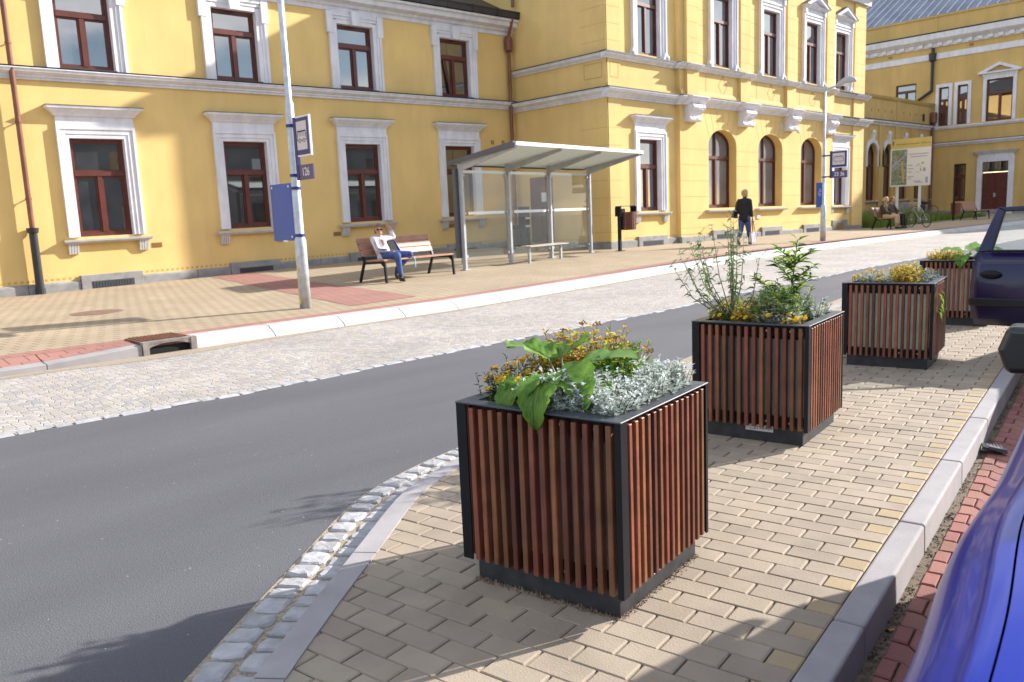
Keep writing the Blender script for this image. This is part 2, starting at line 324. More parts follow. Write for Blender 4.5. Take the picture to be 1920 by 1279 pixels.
        if bevel:
            b = o.modifiers.new('bevel', 'BEVEL'); b.width = bevel; b.segments = seg; b.limit_method = 'ANGLE'; b.angle_limit = R_(40); b.harden_normals = False
        return o

def tag(o, label=None, cat=None, group=None, kind=None):
    if label: o['label'] = label
    if cat: o['category'] = cat
    if group: o['group'] = group
    if kind: o['kind'] = kind
    return o
def thing(name, label, cat, loc=(0, 0, 0), rz=0, group=None):
    o = bpy.data.objects.new(name, None); COL.objects.link(o); o.location = loc; o.rotation_euler = (0, 0, rz); o.empty_display_size = .2
    return tag(o, label, cat, group)
def dup(root, loc, rz, label):
    r = root.copy(); COL.objects.link(r); r.location = loc; r.rotation_euler = (0, 0, rz); r['label'] = label
    for ch in list(root.children):
        c = ch.copy(); COL.objects.link(c); c.parent = r
        for gch in ch.children:
            d = gch.copy(); COL.objects.link(d); d.parent = c
    return r
def text_obj(name, txt, size, mtx, matname, parent, extrude=.0015, xs=1.):
    cu = bpy.data.curves.new(name, 'FONT'); cu.body = txt; cu.size = size; cu.extrude = extrude; cu.align_x = 'CENTER'; cu.align_y = 'CENTER'
    to = bpy.data.objects.new(name + '_t', cu); COL.objects.link(to)
    bpy.context.view_layer.update()
    me = bpy.data.meshes.new_from_object(to.evaluated_get(bpy.context.evaluated_depsgraph_get()))
    bpy.data.objects.remove(to); bpy.data.curves.remove(cu)
    for v in me.vertices: v.co = mtx @ Vector((v.co.x * xs, v.co.y, v.co.z))
    me.materials.clear(); me.materials.append(M[matname])
    o = bpy.data.objects.new(name, me); COL.objects.link(o); o.parent = parent
    return o
def lerp(a, b, t): return a + (b - a) * t
def interp(x, xs, ys):
    if x <= xs[0]: return ys[0]
    for i in range(len(xs) - 1):
        if x <= xs[i + 1]: return lerp(ys[i], ys[i + 1], (x - xs[i]) / (xs[i + 1] - xs[i]))
    return ys[-1]

# ---------------------------------------------------------------- lie of the land
KX = [-60, -22, -17.5, -15.5, -13.5, -11.4, -9.5, -7.1, -4.6, -1.8, 1.14, 8.4, 18.7, 60, 120]
KY = [-7.4, -6.6, -6.4, -6.38, -6.32, -6.26, -6.03, -5.7, -5.29, -4.9, -4.62, -4.45, -4.5, -4.9, -5.2]
def kerb_y(x): return interp(x, KX, KY)
SX = [-16, -15, -6.4, -2.7, 0, 5, 12, 17.5, 40]; SS = [.003, .003, .02, .03, .027, .026, .02, .008, .008]
def walk_z(x, y): return .07 + max(0, y + 5.4) * interp(x, SX, SS)
ROAD = -.065; PARK = -.112
# ================================================================ SETTING
def structure(o): o['kind'] = 'structure'; return o
m = MB(); m.poly([(-500, -500, -.15), (500, -500, -.15), (500, 500, -.15), (-500, 500, -.15)])
structure(m.build('ground', 'asphalt'))

# carriageway: northern sheet, its southern edge runs under the planter island
m = MB()
sed = [(-300, -15.3), (-19.0, -15.3), (-17.8, -13.9), (-16.5, -12.9), (-10, -11.7), (-2, -10.3), (10, -10.6), (300, -11)]
for (a, b) in zip(sed[:-1], sed[1:]):
    n = max(1, int((b[0] - a[0]) / 40))
    for i in range(n):
        p = (lerp(a[0], b[0], i / n), lerp(a[1], b[1], i / n)); q = (lerp(a[0], b[0], (i + 1) / n), lerp(a[1], b[1], (i + 1) / n))
        m.poly([(p[0], p[1], ROAD), (q[0], q[1], ROAD), (q[0], -5.5, ROAD), (p[0], -5.5, ROAD)])
structure(m.build('road', 'asphalt'))

# sett-paved bus lane between asphalt and kerb, with an uneven edge of stones
LX = [-60, -18.08, -16.15, -14.7, -12.95, -10.3, -9.2, -7.4, -5.3, -2.3, 8, 20, 60, 120]
LY = [-9.7, -9.33, -9.42, -9.32, -9.27, -9.2, -9.12, -8.9, -8.82, -8.62, -8.4, -8.3, -8.6, -9]
m = MB(); xs = [-60 + .22 * i for i in range(0, 560)]
rnd = random.Random(3); jit = [rnd.uniform(-.035, .035) for _ in xs]
for i in range(len(xs) - 1):
    x0, x1 = xs[i], xs[i + 1]
    m.poly([(x0, interp(x0, LX, LY) + jit[i], ROAD + .004), (x1, interp(x1, LX, LY) + jit[i], ROAD + .004), (x1, kerb_y(x1) + .02, ROAD + .004), (x0, kerb_y(x0) + .02, ROAD + .004)])
structure(m.build('sett_lane', 'setts', fix=False))
m = MB()   # one course of long edging setts against the asphalt
x = -21.
while x < 8:
    w = rnd.uniform(.12, .26); y = interp(x, LX, LY) + rnd.uniform(-.03, .03)
    m.box((x + w / 2, y + .03, ROAD - .028), (w / 2 - .004, rnd.uniform(.05, .065), .035), math.atan2(interp(x + .3, LX, LY) - interp(x - .3, LX, LY), .6)); x += w
structure(m.build('sett_edging', 'sett', bevel=.012))
m = MB()   # washed sand along the kerb foot
xs = [-21 + .3 * i for i in range(60)]
for i in range(len(xs) - 1):
    w0, w1 = [.10 + .22 * max(0, noise.noise((x * 1.3, 3, 0))) + .25 * math.exp(-((x + 15.9) / 1.1) ** 2) for x in (xs[i], xs[i + 1])]
    m.poly([(xs[i], kerb_y(xs[i]) - w0, ROAD + .007), (xs[i + 1], kerb_y(xs[i + 1]) - w1, ROAD + .007), (xs[i + 1], kerb_y(xs[i + 1]) + .01, ROAD + .007), (xs[i], kerb_y(xs[i]) + .01, ROAD + .007)])
structure(m.build('kerb_sand', 'sandg', fix=False))

# pavement in front of the station
KO = .40
m = MB(); NX = [-60 + .6 * i for i in range(0, 300)]; 
def wend(x): return 14. if x < 17.6 else (-.7 if x < 24 else (lerp(-.7, .3, (x - 24) / 8) if x < 32 else 12.))
for i in range(len(NX) - 1):
    x0, x1 = NX[i], NX[i + 1]
    for k in range(10):
        def P(x, t, xe): y0 = kerb_y(x) + KO; y = lerp(y0, wend(xe), t ** 1.5); return (x, y, walk_z(x, y))
        xe = (x0 + x1) / 2
        m.poly([P(x0, k / 10, xe), P(x1, k / 10, xe), P(x1, (k + 1) / 10, xe), P(x0, (k + 1) / 10, xe)])
structure(m.build('pavement', 'walk', fix=False))
m = MB()
def strip(m, pts_a, pts_b, n=14):
    for i in range(n):
        for k in range(len(pts_a) - 1): pass
for i in range(len(NX) - 1):        # red course behind the kerb
    x0, x1 = NX[i], NX[i + 1]
    if x0 < -23 or x0 > 45: continue
    q = []
    for x, o in ((x0, KO), (x1, KO), (x1, KO + .30), (x0, KO + .30)): y = kerb_y(x) + o; q.append((x, y, walk_z(x, y) + .004))
    m.poly(q)
A0, A1, B0, B1 = (-10.85, 3.9), (-12.45, -5.15), (-9.75, 3.9), (-11.05, -4.95)   # red crossing strip
for i in range(16):
    t0, t1 = i / 16, (i + 1) / 16; q = []
    for (a, b, t) in ((A0, A1, t0), (B0, B1, t0), (B0, B1, t1), (A0, A1, t1)):
        x, y = lerp(a[0], b[0], t), lerp(a[1], b[1], t); q.append((x, y, walk_z(x, y) + .005))
    m.poly(q)
structure(m.build('red_paving', 'walkred', fix=False))

# bus-stop kerb: long pale stones with a concave foot
prof = [(0, -.075), (.02, -.045), (.055, -.01), (.10, .02), (.15, .045), (.175, .066), (.20, .073), (.41, .074), (.41, -.08)]
m = MB(); x = -15.42
def kp(x, o, z):
    t = Vector((1, (kerb_y(x + .3) - kerb_y(x - .3)) / .6, 0)).normalized(); nrm = Vector((-t.y, t.x, 0))
    return Vector((x, kerb_y(x), 0)) + nrm * o + Vector((0, 0, z))
while x < 46:
    L = 1.06 if x < 30 else 2; a, b = x + .008, x + L - .008
    if x < -14.4: prof_ = prof
    vs = [kp(a, o, z) for o, z in prof] + [kp(b, o, z) for o, z in prof]; n = len(prof)
    m.add(vs, [(i, i + 1, n + i + 1, n + i) for i in range(n - 1)] + [tuple(range(n)), tuple(range(2 * n - 1, n - 1, -1))]); x += L
structure(m.build('kerb', 'kerbw'))
m = MB(); x = -16.05   # dropped kerb west of the gully
while x > -24:
    a, b = x - .994, x; h = .012 if x < -17 else .02
    z1 = .068 if x > -16.2 else .012; z0 = .012
    for (p, q, zp, zq) in ((a, b, z0, z1),):
        m.hexa([kp(p, .0, -.09), kp(q, .0, -.09), kp(q, .17, -.09), kp(p, .17, -.09), kp(p, .0, zp - .01), kp(q, .0, zq - .01), kp(q, .17, zq), kp(p, .17, zp)])
        m.hexa([kp(p, .17, -.09), kp(q, .17, -.09), kp(q, .41, -.09), kp(p, .41, -.09), kp(p, .17, zp), kp(q, .17, zq), kp(q, .41, .074), kp(p, .41, .074)], 1)
    x -= 1.0
structure(m.build('dropped_kerb', ['kerb', 'walkred'], bevel=.006))

# ---------------------------------------------------------------- planter island
E10 = R_(10.1); ES = Vector((math.cos(E10), math.sin(E10), 0)); ET = Vector((-ES.y, ES.x, 0)); IO = Vector((-15.79, -14.752, 0))
def isl(s, t, z=0): return IO + ES * s + ET * t + Vector((0, 0, z))
def toisl(p): d = Vector((p[0], p[1], 0)) - IO; return d.dot(ES), d.dot(ET)
OUT = [(-19.1, -15.42), (-19.07, -15.0), (-18.86, -14.45), (-18.57, -14.06), (-18.32, -13.83), (-18.09, -13.645), (-17.85, -13.45), (-17.58, -13.24), (-17.2, -12.93), (-16.97, -12.745), (-16.68, -12.62), (-16.4, -12.53), (-15.5, -12.35), (-14, -12.08), (-10, -11.36), (-2, -9.96)]
ST = [toisl(p) for p in OUT]
def tleft(s): return interp(s, [a for a, _ in ST], [b for _, b in ST])
m = MB(); m.add([isl(-3.4, .0, -.016), isl(13, 0, -.016), isl(13, 2.3, -.016), isl(-.7, 2.0, -.016), isl(-1.6, 1.4, -.016), isl(-3.2, .5, -.016)], [(0, 1, 2, 3, 4, 5)])
structure(m.build('island_bed', 'joint'))
def paver(m, P, top=0., mi=0, ch=.004, g=.0022):   # P: plan loop
    c = sum(P, Vector()) / len(P); n = len(P)
    def ring(ins, z):
        o = []
        for p in P:
            d = p - c; L = d.length; o.append(c + d * (1 - ins / max(L * .6, 1e-3)) + Vector((0, 0, z)))
        return o
    vs = ring(g, top - .03) + ring(g, top - ch) + ring(g + ch, top)
    fs = [tuple(2 * n + i for i in range(n))]
    for r in range(2): fs += [(r * n + i, r * n + (i + 1) % n, (r + 1) * n + (i + 1) % n, (r + 1) * n + i) for i in range(n)]
    m.add(vs, fs, mi)
m = MB(); rp_ = random.Random(11)
for i in range(-33, 130):
    s0, s1 = i * .1, (i + 1) * .1; tl = tleft((s0 + s1) / 2); t = 0.; k = 0
    while t < tl - .03:
        w = .1 if (k == 0 and i % 2 == 0) else .2
        t2 = t + w
        l0, l1 = min(t2, tleft(s0) - .06), min(t2, tleft(s1) - .06)
        if l0 > t + .015 and l1 > t + .015:
            P = [isl(s0, t), isl(s1, t), isl(s1, l1), isl(s0, l0)]
            paver(m, P, rp_.uniform(-.0015, .0015), 1 if w < .15 else 0)
        t = t2; k += 1
structure(m.build('island_paving', ['paver', 'paver_y'], fix=False))
m = MB()   # straight kerb on the parking side
for k in range(-4, 13):
    a, b = k * 1.0 - .03 + .003, k * 1.0 + .97 - .003
    m.hexa([isl(a, -.108, -.2), isl(b, -.108, -.2), isl(b, -.002, -.2), isl(a, -.002, -.2), isl(a, -.103, .006), isl(b, -.103, .006), isl(b, -.002, .006), isl(a, -.002, .006)])
structure(m.build('kerb', 'kerb', bevel=.012, seg=3))
m = MB()   # curved kerb on the road side
def offs(pts, o):
    res = []
    for i, p in enumerate(pts):
        a = pts[max(0, i - 1)]; b = pts[min(len(pts) - 1, i + 1)]; t = Vector((b[0] - a[0], b[1] - a[1], 0)).normalized()
        res.append(Vector((p[0], p[1], 0)) + Vector((t.y, -t.x, 0)) * o)
    return res
def fine(pts, step=.1):
    o = []
    for a, b in zip(pts[:-1], pts[1:]):
        n = max(1, int(math.hypot(b[0] - a[0], b[1] - a[1]) / step))
        for i in range(n): o.append((lerp(a[0], b[0], i / n), lerp(a[1], b[1], i / n)))
    o.append(pts[-1]); return o
OF = fine(OUT, .1)
for _ in range(4): OF = [OF[0]] + [((OF[i - 1][0] + 2 * OF[i][0] + OF[i + 1][0]) / 4, (OF[i - 1][1] + 2 * OF[i][1] + OF[i + 1][1]) / 4) for i in range(1, len(OF) - 1)] + [OF[-1]]
oo, oi = offs(OF, 0), offs(OF, .105); Z = lambda p, z: Vector((p.x, p.y, z))
i = 0; first = True
while i < len(OF) - 1:
    j = min(len(OF) - 1, i + 8); idx = range(i, j + 1); n = len(idx)
    vs = []; sh = lambda k, q: q
    for k in idx:
        a, b = oo[k], oi[k]
        if k == i: t = (oo[k + 1] - oo[k]).normalized() * .004; a = a + t; b = b + t
        if k == j and j < len(OF) - 1: t = (oo[k] - oo[k - 1]).normalized() * -.004; a = a + t; b = b + t
        vs += [Z(a, -.12), Z(a, .0), Z(a + (b - a) * .07, .006), Z(b, .006), Z(b, -.05)]
    fs = [(k * 5 + c, k * 5 + c + 1, (k + 1) * 5 + c + 1, (k + 1) * 5 + c) for k in range(n - 1) for c in range(4)] + [(0, 1, 2, 3, 4), tuple((n - 1) * 5 + c for c in (4, 3, 2, 1, 0))]
    m.add(vs, fs); i = j
structure(m.build('kerb', 'kerb'))
# two rows of rough setts bedded in sand along the curved kerb
sb = offs(OF, -.27); m = MB()
for k in range(len(OF) - 1): m.poly([Z(oo[k], ROAD + .006), Z(oo[k + 1], ROAD + .006), Z(sb[k + 1], ROAD + .004), Z(sb[k], ROAD + .004)])
structure(m.build('sett_bed', 'sandg', fix=False))
m = MB(); rs = random.Random(5)
for row, (o0, o1) in enumerate(((-.012, -.115), (-.135, -.25))):
    L = 0; k = 0; acc = rs.uniform(.05, .1)
    pa, pb = offs(OF, o0), offs(OF, o1)
    dist = 0; nxt = 0.03 * row
    cur = None
    d = [0]
    for q in range(1, len(OF)): d.append(d[-1] + (Vector(OF[q]) - Vector(OF[q - 1])).length)
    def at(arr, x):
        for q in range(len(d) - 1):
            if x <= d[q + 1]: return arr[q].lerp(arr[q + 1], (x - d[q]) / (d[q + 1] - d[q]))
        return arr[-1]
    x = .05 + row * .06
    while x < min(d[-1] - .3, 7):
        w = rs.uniform(.07, .125); g = rs.uniform(.008, .022)
        A, B, C_, D = at(pa, x), at(pa, x + w), at(pb, x + w), at(pb, x); c = (A + B + C_ + D) / 4
        loop = []
        for (u, v) in ((A, B), (B, C_), (C_, D), (D, A)):
            for f in (.12, .5, .88): loop.append(u.lerp(v, f) + Vector((rs.uniform(-.006, .006), rs.uniform(-.006, .006), 0)))
        n = len(loop); top = ROAD + rs.uniform(.014, .022)
        vs = [Z(p, ROAD - .01) for p in loop] + [Z(c.lerp(p, .97), top - .007) for p in loop] + [Z(c.lerp(p, .82), top + rs.uniform(-.002, .003)) for p in loop] + [Z(c, top + rs.uniform(0, .003))]
        fs = [(a * n + b, a * n + (b + 1) % n, (a + 1) * n + (b + 1) % n, (a + 1) * n + b) for a in range(2) for b in range(n)] + [(2 * n + b, 2 * n + (b + 1) % n, 3 * n) for b in range(n)]
        m.add(vs, fs); x += w + g
structure(m.build('border_setts', 'sett', fix=False))

# red wavy parking pavers beside the kerb
m = MB(); rw = random.Random(9)
def wave(t): 
    f = (t / .2) % 1.0; return .022 * (1 if f < .3 else (1 - (f - .3) / .2 * 2 if f < .5 else (-1 if f < .8 else -1 + (f - .8) / .2 * 2)))
for i in range(-30, 40):
    off = 0 if i % 2 else .1
    for k in range(0, 9):
        t0 = -.20 - off * .0 - k * .2 + (.1 if i % 2 else 0) - .1; t1 = t0 + .2
        if t1 > -.145: t1 = -.145
        ts = [lerp(t0, t1, q / 8) for q in range(9)]
        P = [isl(i * .125 + wave(t), t) for t in ts] + [isl((i + 1) * .125 + wave(t), t) for t in reversed(ts)]
        paver(m, P, PARK + rw.uniform(-.002, .002), 0, .004, .003)
structure(m.build('parking_paving', 'redpaver', fix=False))
m = MB(); m.poly([isl(-3.6, -.10, PARK - .006), isl(6, -.10, PARK - .006), isl(6, -.17, PARK - .008), isl(-3.6, -.17, PARK - .008)]); m.poly([isl(-3.6, -.17, PARK - .014), isl(6, -.17, PARK - .014), isl(6, -2.2, PARK - .014), isl(-3.6, -2.2, PARK - .014)])
M['gutter'] = mat('gutter_dirt', (.15, .115, .08), .95, .4, 40, .8, 150)
structure(m.build('gutter_bed', 'gutter'))
# loose debris in the gutter
m = MB(); rd = random.Random(21)
M['debris'] = mat('gutter_debris', (.09, .065, .045), .9, .4, 60, island=.7)
for _ in range(1300):
    s = rd.uniform(-2.3, 3.8); t = -.108 - abs(rd.gauss(0, .025)); z = PARK - .004
    if noise.noise((s * 2.2, 0, 0)) < -.15 and rd.random() < .7: continue
    r = rd.choice((.0015, .002, .003, .0045)); c = isl(s, t, z)
    a = rd.uniform(0, 6.28); dx = Vector((math.cos(a), math.sin(a), rd.uniform(-.3, .6))) * r * rd.uniform(1, 3.2); dy = Vector((-math.sin(a), math.cos(a), rd.uniform(-.2, .4))) * r; up = Vector((0, 0, r * rd.uniform(.5, 1.4)))
    m.add([c - dx, c + dy, c + dx, c - dy, c + up], [(0, 1, 4), (1, 2, 4), (2, 3, 4), (3, 0, 4)])
o = m.build('gutter_debris', 'debris', fix=False); tag(o, kind='stuff', label='dry leaves and grit lying along the foot of the kerb', cat='debris')
# ================================================================ BUILDINGS
M['joint_line'] = mat('stucco_joint', (.52, .33, .12), .9, .05, 2)
class Fr:
    def __init__(s, O, U, OUT, k=0, u0=0): s.O = Vector(O); s.U = Vector(U); s.D = Vector(OUT); s.k = k; s.u0 = u0
    def p(s, u, v, d=0): return s.O + s.U * u + s.D * d + Vector((0, 0, v + s.k * (u - s.u0)))
def fbox(m, fr, u0, u1, v0, v1, d0, d1, mi=0):
    m.hexa([fr.p(u0, v0, d0), fr.p(u1, v0, d0), fr.p(u1, v0, d1), fr.p(u0, v0, d1), fr.p(u0, v1, d0), fr.p(u1, v1, d0), fr.p(u1, v1, d1), fr.p(u0, v1, d1)], mi)
def frust(m, fr, uc, v0, w0, d0, v1, w1, d1, mi=0, db=-.02):
    m.hexa([fr.p(uc - w0, v0, db), fr.p(uc + w0, v0, db), fr.p(uc + w0, v0, d0), fr.p(uc - w0, v0, d0), fr.p(uc - w1, v1, db), fr.p(uc + w1, v1, db), fr.p(uc + w1, v1, d1), fr.p(uc - w1, v1, d1)], mi)
def mould(m, fr, u0, u1, prof, mi=0, dd=0):
    n = len(prof); vs = [fr.p(u0, v, d + (dd if d > 0 else 0)) for d, v in prof] + [fr.p(u1, v, d + (dd if d > 0 else 0)) for d, v in prof]
    m.add(vs, [tuple(range(n)), tuple(range(2 * n - 1, n - 1, -1))] + [(i, (i + 1) % n, n + (i + 1) % n, n + i) for i in range(n)], mi)
def wall(m, fr, u0, u1, v0, v1, holes, d=0, rec=.2, mi=0, rmi=None):
    rmi = mi if rmi is None else rmi
    us = sorted({u0, u1, *[h[0] for h in holes], *[h[1] for h in holes]}); vs_ = sorted({v0, v1, *[h[2] for h in holes], *[h[3] for h in holes]})
    us = [u for u in us if u0 <= u <= u1]; vs_ = [v for v in vs_ if v0 <= v <= v1]
    for a, b in zip(us[:-1], us[1:]):
        for c, e in zip(vs_[:-1], vs_[1:]):
            uc, vc = (a + b) / 2, (c + e) / 2
            if any(h[0] < uc < h[1] and h[2] < vc < h[3] for h in holes): continue
            m.poly([fr.p(a, c, d), fr.p(b, c, d), fr.p(b, e, d), fr.p(a, e, d)], mi)
    for h in holes:
        a, b, c, e = h[:4]; ah = h[4] if len(h) > 4 else 0; hr = h[5] if len(h) > 5 else rec; rm = h[6] if len(h) > 6 else rmi
        sp = e - ah; N = 14; uc = (a + b) / 2; hw = (b - a) / 2
        top = [(a, sp), (b, sp)] if not ah else [(uc - hw * math.cos(math.pi * i / N), sp + ah * math.sin(math.pi * i / N)) for i in range(N + 1)]
        for (x0, y0), (x1, y1) in zip(top[:-1], top[1:]):
            m.poly([fr.p(x0, y0, d), fr.p(x1, y1, d), fr.p(x1, y1, d - hr), fr.p(x0, y0, d - hr)], rm)
            if ah: m.poly([fr.p(x0, y0, d), fr.p(x1, y1, d), fr.p(x1, e, d), fr.p(x0, e, d)], mi)
        m.poly([fr.p(a, c, d), fr.p(a, sp, d), fr.p(a, sp, d - hr), fr.p(a, c, d - hr)], rm)
        m.poly([fr.p(b, c, d), fr.p(b, sp, d), fr.p(b, sp, d - hr), fr.p(b, c, d - hr)], rm)
        m.poly([fr.p(a, c, d), fr.p(b, c, d), fr.p(b, c, d - hr), fr.p(a, c, d - hr)], rm)
wr = random.Random(4)
def window(bld, fr, uc, w, v0, v1, d, tv, ah=0, glass='glass', tilt=None, mull_up=False, label=None, slim=False):
    m = MB(); a, b = uc - w / 2, uc + w / 2; t = .065 if not slim else .05; th = .07; sp = v1 - ah; mh = .05 if not slim else .036
    fbox(m, fr, a, a + t, v0, sp, d - th, d); fbox(m, fr, b - t, b, v0, sp, d - th, d); fbox(m, fr, a + t, b - t, v0, v0 + t + .03, d - th, d)
    if not ah: fbox(m, fr, a + t, b - t, v1 - t, v1, d - th, d)
    else:
        N = 14
        for i in range(N):
            q = []
            for f in (i / N, (i + 1) / N):
                cs, sn = math.cos(math.pi * f), math.sin(math.pi * f)
                q.append((uc - w / 2 * cs, sp + ah * sn, uc - (w / 2 - t) * cs, sp + (ah - t) * sn))
            (x0, y0, X0, Y0), (x1, y1, X1, Y1) = q
            m.hexa([fr.p(x0, y0, d - th), fr.p(x1, y1, d - th), fr.p(X1, Y1, d - th), fr.p(X0, Y0, d - th), fr.p(x0, y0, d), fr.p(x1, y1, d), fr.p(X1, Y1, d), fr.p(X0, Y0, d)])
    fbox(m, fr, a + t, b - t, tv - .05, tv + .05, d - th, d + .025)
    fbox(m, fr, uc - mh, uc + mh, v0 + t + .03, tv - .05, d - th, d + .012)
    if mull_up: fbox(m, fr, uc - .035, uc + .035, tv + .05, v1 - .04, d - th, d + .006)
    # inner sash strips
    for (x0, x1, y0, y1) in ((a + t, uc - mh, v0 + t + .03, tv - .05), (uc + mh, b - t, v0 + t + .03, tv - .05)) + (((a + t, b - t, tv + .05, v1 - t),) if not ah else ()):
        s = .035 if not slim else .022; e = d - .02
        fbox(m, fr, x0, x0 + s, y0, y1, d - th, e); fbox(m, fr, x1 - s, x1, y0, y1, d - th, e); fbox(m, fr, x0 + s, x1 - s, y0, y0 + s, d - th, e); fbox(m, fr, x0 + s, x1 - s, y1 - s, y1, d - th, e)
    o = m.build('window', 'brown', bld); 
    if label: o['label'] = label
    g = MB()
    for (x0, x1, y0, y1) in ((a + .02, uc, v0 + .02, tv), (uc, b - .02, v0 + .02, tv), (a + .02, b - .02, tv, v1 - .01)):
        j = [wr.uniform(-.003, .003) for _ in range(3)]; dd = d - .055
        if y1 == v1 - .01 and ah:
            pts = [(x0, y0), (x1, y0)] + [(uc + (w / 2 - .02) * math.cos(math.pi * i / 12), sp + (ah - .02) * math.sin(math.pi * i / 12)) for i in range(13)]
            g.poly([fr.p(x, y, dd) for x, y in pts])
        else: g.poly([fr.p(x0, y0, dd + j[0]), fr.p(x1, y0, dd + j[1]), fr.p(x1, y1, dd + j[1] + j[2]), fr.p(x0, y1, dd + j[0] + j[2])])
    g.build('pane', glass, o, fix=False)
    if tilt == 'sash':     # left lower casement tipped inwards, dark gap
        q = MB(); fbox(q, fr, a + t + .02, uc - .07, v0 + .12, tv - .06, d + .001, d + .02); 
        q2 = MB(); q2.hexa([fr.p(uc - .20, v0 + .1, d + .002), fr.p(uc - .09, v0 + .1, d + .002), fr.p(uc - .09, v0 + .1, d + .03), fr.p(uc - .2, v0 + .1, d + .03), fr.p(uc - .36, tv - .07, d + .002), fr.p(uc - .30, tv - .07, d + .002), fr.p(uc - .30, tv - .07, d + .03), fr.p(uc - .36, tv - .07, d + .03)])
        q2.build('tilted_sash', 'brown', o)
    return o
def vent(bld, fr, u, v, w=.24, h=.11):
    m = MB(); fbox(m, fr, u - w / 2, u + w / 2, v - h / 2, v + h / 2, -.01, .012)
    for i in range(5): fbox(m, fr, u - w / 2 + .01, u + w / 2 - .01, v - h / 2 + .012 + i * .02, v - h / 2 + .02 + i * .02, .012, .018)
    return m.build('wall_vent', M['ventm'], bld)
M['ventm'] = mat('ochre_vent', (.28, .17, .05), .7, .2, 30)
def surround_rect(bld, fr, uc, w, v0, v1, dd=0, hood=True, hv=None, shared=None, fzt=.24):
    """moulded white architrave with frieze and cornice; w, v0, v1: the opening"""
    m = MB(); a, b = uc - w / 2, uc + w / 2; o = .25
    for (x, s) in ((a, -1), (b, 1)):
        for (f0, f1, d_) in ((.004, .09, .045), (.09, .19, .065), (.19, .25, .09)):
            x0, x1 = sorted((x + s * f0, x + s * f1)); fbox(m, fr, x0, x1, v0, v1 + f1, dd - .02, dd + d_)
    for (f0, f1, d_) in ((.004, .09, .045), (.09, .19, .065), (.19, .25, .09)): fbox(m, fr, a - f0, b + f0, v1 + f0, v1 + f1, dd - .02, dd + d_)
    t = v1 + .25
    if hood:
        fbox(m, fr, a - .24, b + .24, t, t + fzt - .02, dd - .02, dd + .055)
        e = MB.__new__(MB); 
        def fr_(v0_, w0, d0, v1_, w1, d1): frust(m, fr, uc, v0_, w / 2 + w0, dd + d0, v1_, w / 2 + w1, dd + d1, db=dd - .02)
        fr_(t + fzt - .02, .27, .085, t + fzt + .02, .29, .11); fr_(t + fzt + .02, .29, .11, t + fzt + .06, .33, .15); fr_(t + fzt + .06, .33, .16, t + fzt + .13, .40, .22); fr_(t + fzt + .13, .42, .24, t + fzt + .185, .435, .255)
        fr2 = t + fzt + .185
        frust(m, fr, uc, fr2, w / 2 + .445, dd + .265, fr2 + .012, w / 2 + .445, dd + .265, 1, db=dd - .02)
    return m.build('surround', ['white', 'grate'], bld)
def sill(bld, fr, uc, w, v, dd=0, brackets=True, matn='white'):
    m = MB(); h = w / 2
    frust(m, fr, uc, v - .085, h + .02, dd + .13, v - .045, h + .05, dd + .15, db=dd - .02); frust(m, fr, uc, v - .045, h + .05, dd + .17, v, h + .06, dd + .18, db=dd - .02)
    if brackets:
        for s in (-1, 1):
            u = uc + s * (h - .14)
            for q in range(4): frust(m, fr, u - .084 + q * .056, v - .32, .019, dd + .065, v - .086, .024, dd + .115, db=dd - .02)
            frust(m, fr, u, v - .32, .108, dd + .05, v - .086, .108, dd + .095, db=dd - .02)
    return m.build('sill', M['sillm'], bld)
M['sillm'] = mat('pale_stone_sill', (.52, .50, .48), .8, .12, 5, .1, 60)
def plinth(bld, fr, u0, u1, top, blocks, d=.0, grates=True, base=-.4):
    m = MB(); u = u0; r = random.Random(int(abs(u0 * 10)))
    segs = []
    bl = sorted(blocks)
    while u < u1 - .05:
        L = min(r.uniform(1.1, 1.5), u1 - u); inb = [x for x in bl if x[0] < u + L and x[1] > u]
        if inb and inb[0][0] <= u + .02: u = inb[0][1]; continue
        if inb: L = inb[0][0] - u
        v1 = top(u + L / 2); fbox(m, fr, u + .004, u + L - .004, base, v1 - .03, d - .05, d + .075)
        frust(m, fr, u + L / 2, v1 - .03, L / 2 - .004, d + .075, v1, L / 2 - .008, d + .03, db=d - .05); u += L
    for (a, b, t, g) in bl: fbox(m, fr, a, b, base, t, d - .05, d + .10)
    o = m.build('plinth', 'granite', bld, bevel=.012)
    for (a, b, t, g) in bl:
        if g:
            q = MB(); fbox(q, fr, a + .22, b - .22, t - .31, t - .15, d + .1, d + .106)
            for i in range(14): fbox(q, fr, a + .25 + i * (b - a - .5) / 14, a + .25 + i * (b - a - .5) / 14 + .02, t - .29, t - .17, d + .106, d + .112)
            q.build('basement_grate', 'grate', bld)
    return o
def dentil_paint(bld, fr, u0, u1, top, d=.0):
    m = MB(); u = u0
    while u < u1: fbox(m, fr, u, u + .055, top(u) + .035, top(u) + .085, d - .01, d + .004); u += .12
    return m.build('painted_border', 'joint_line', bld)

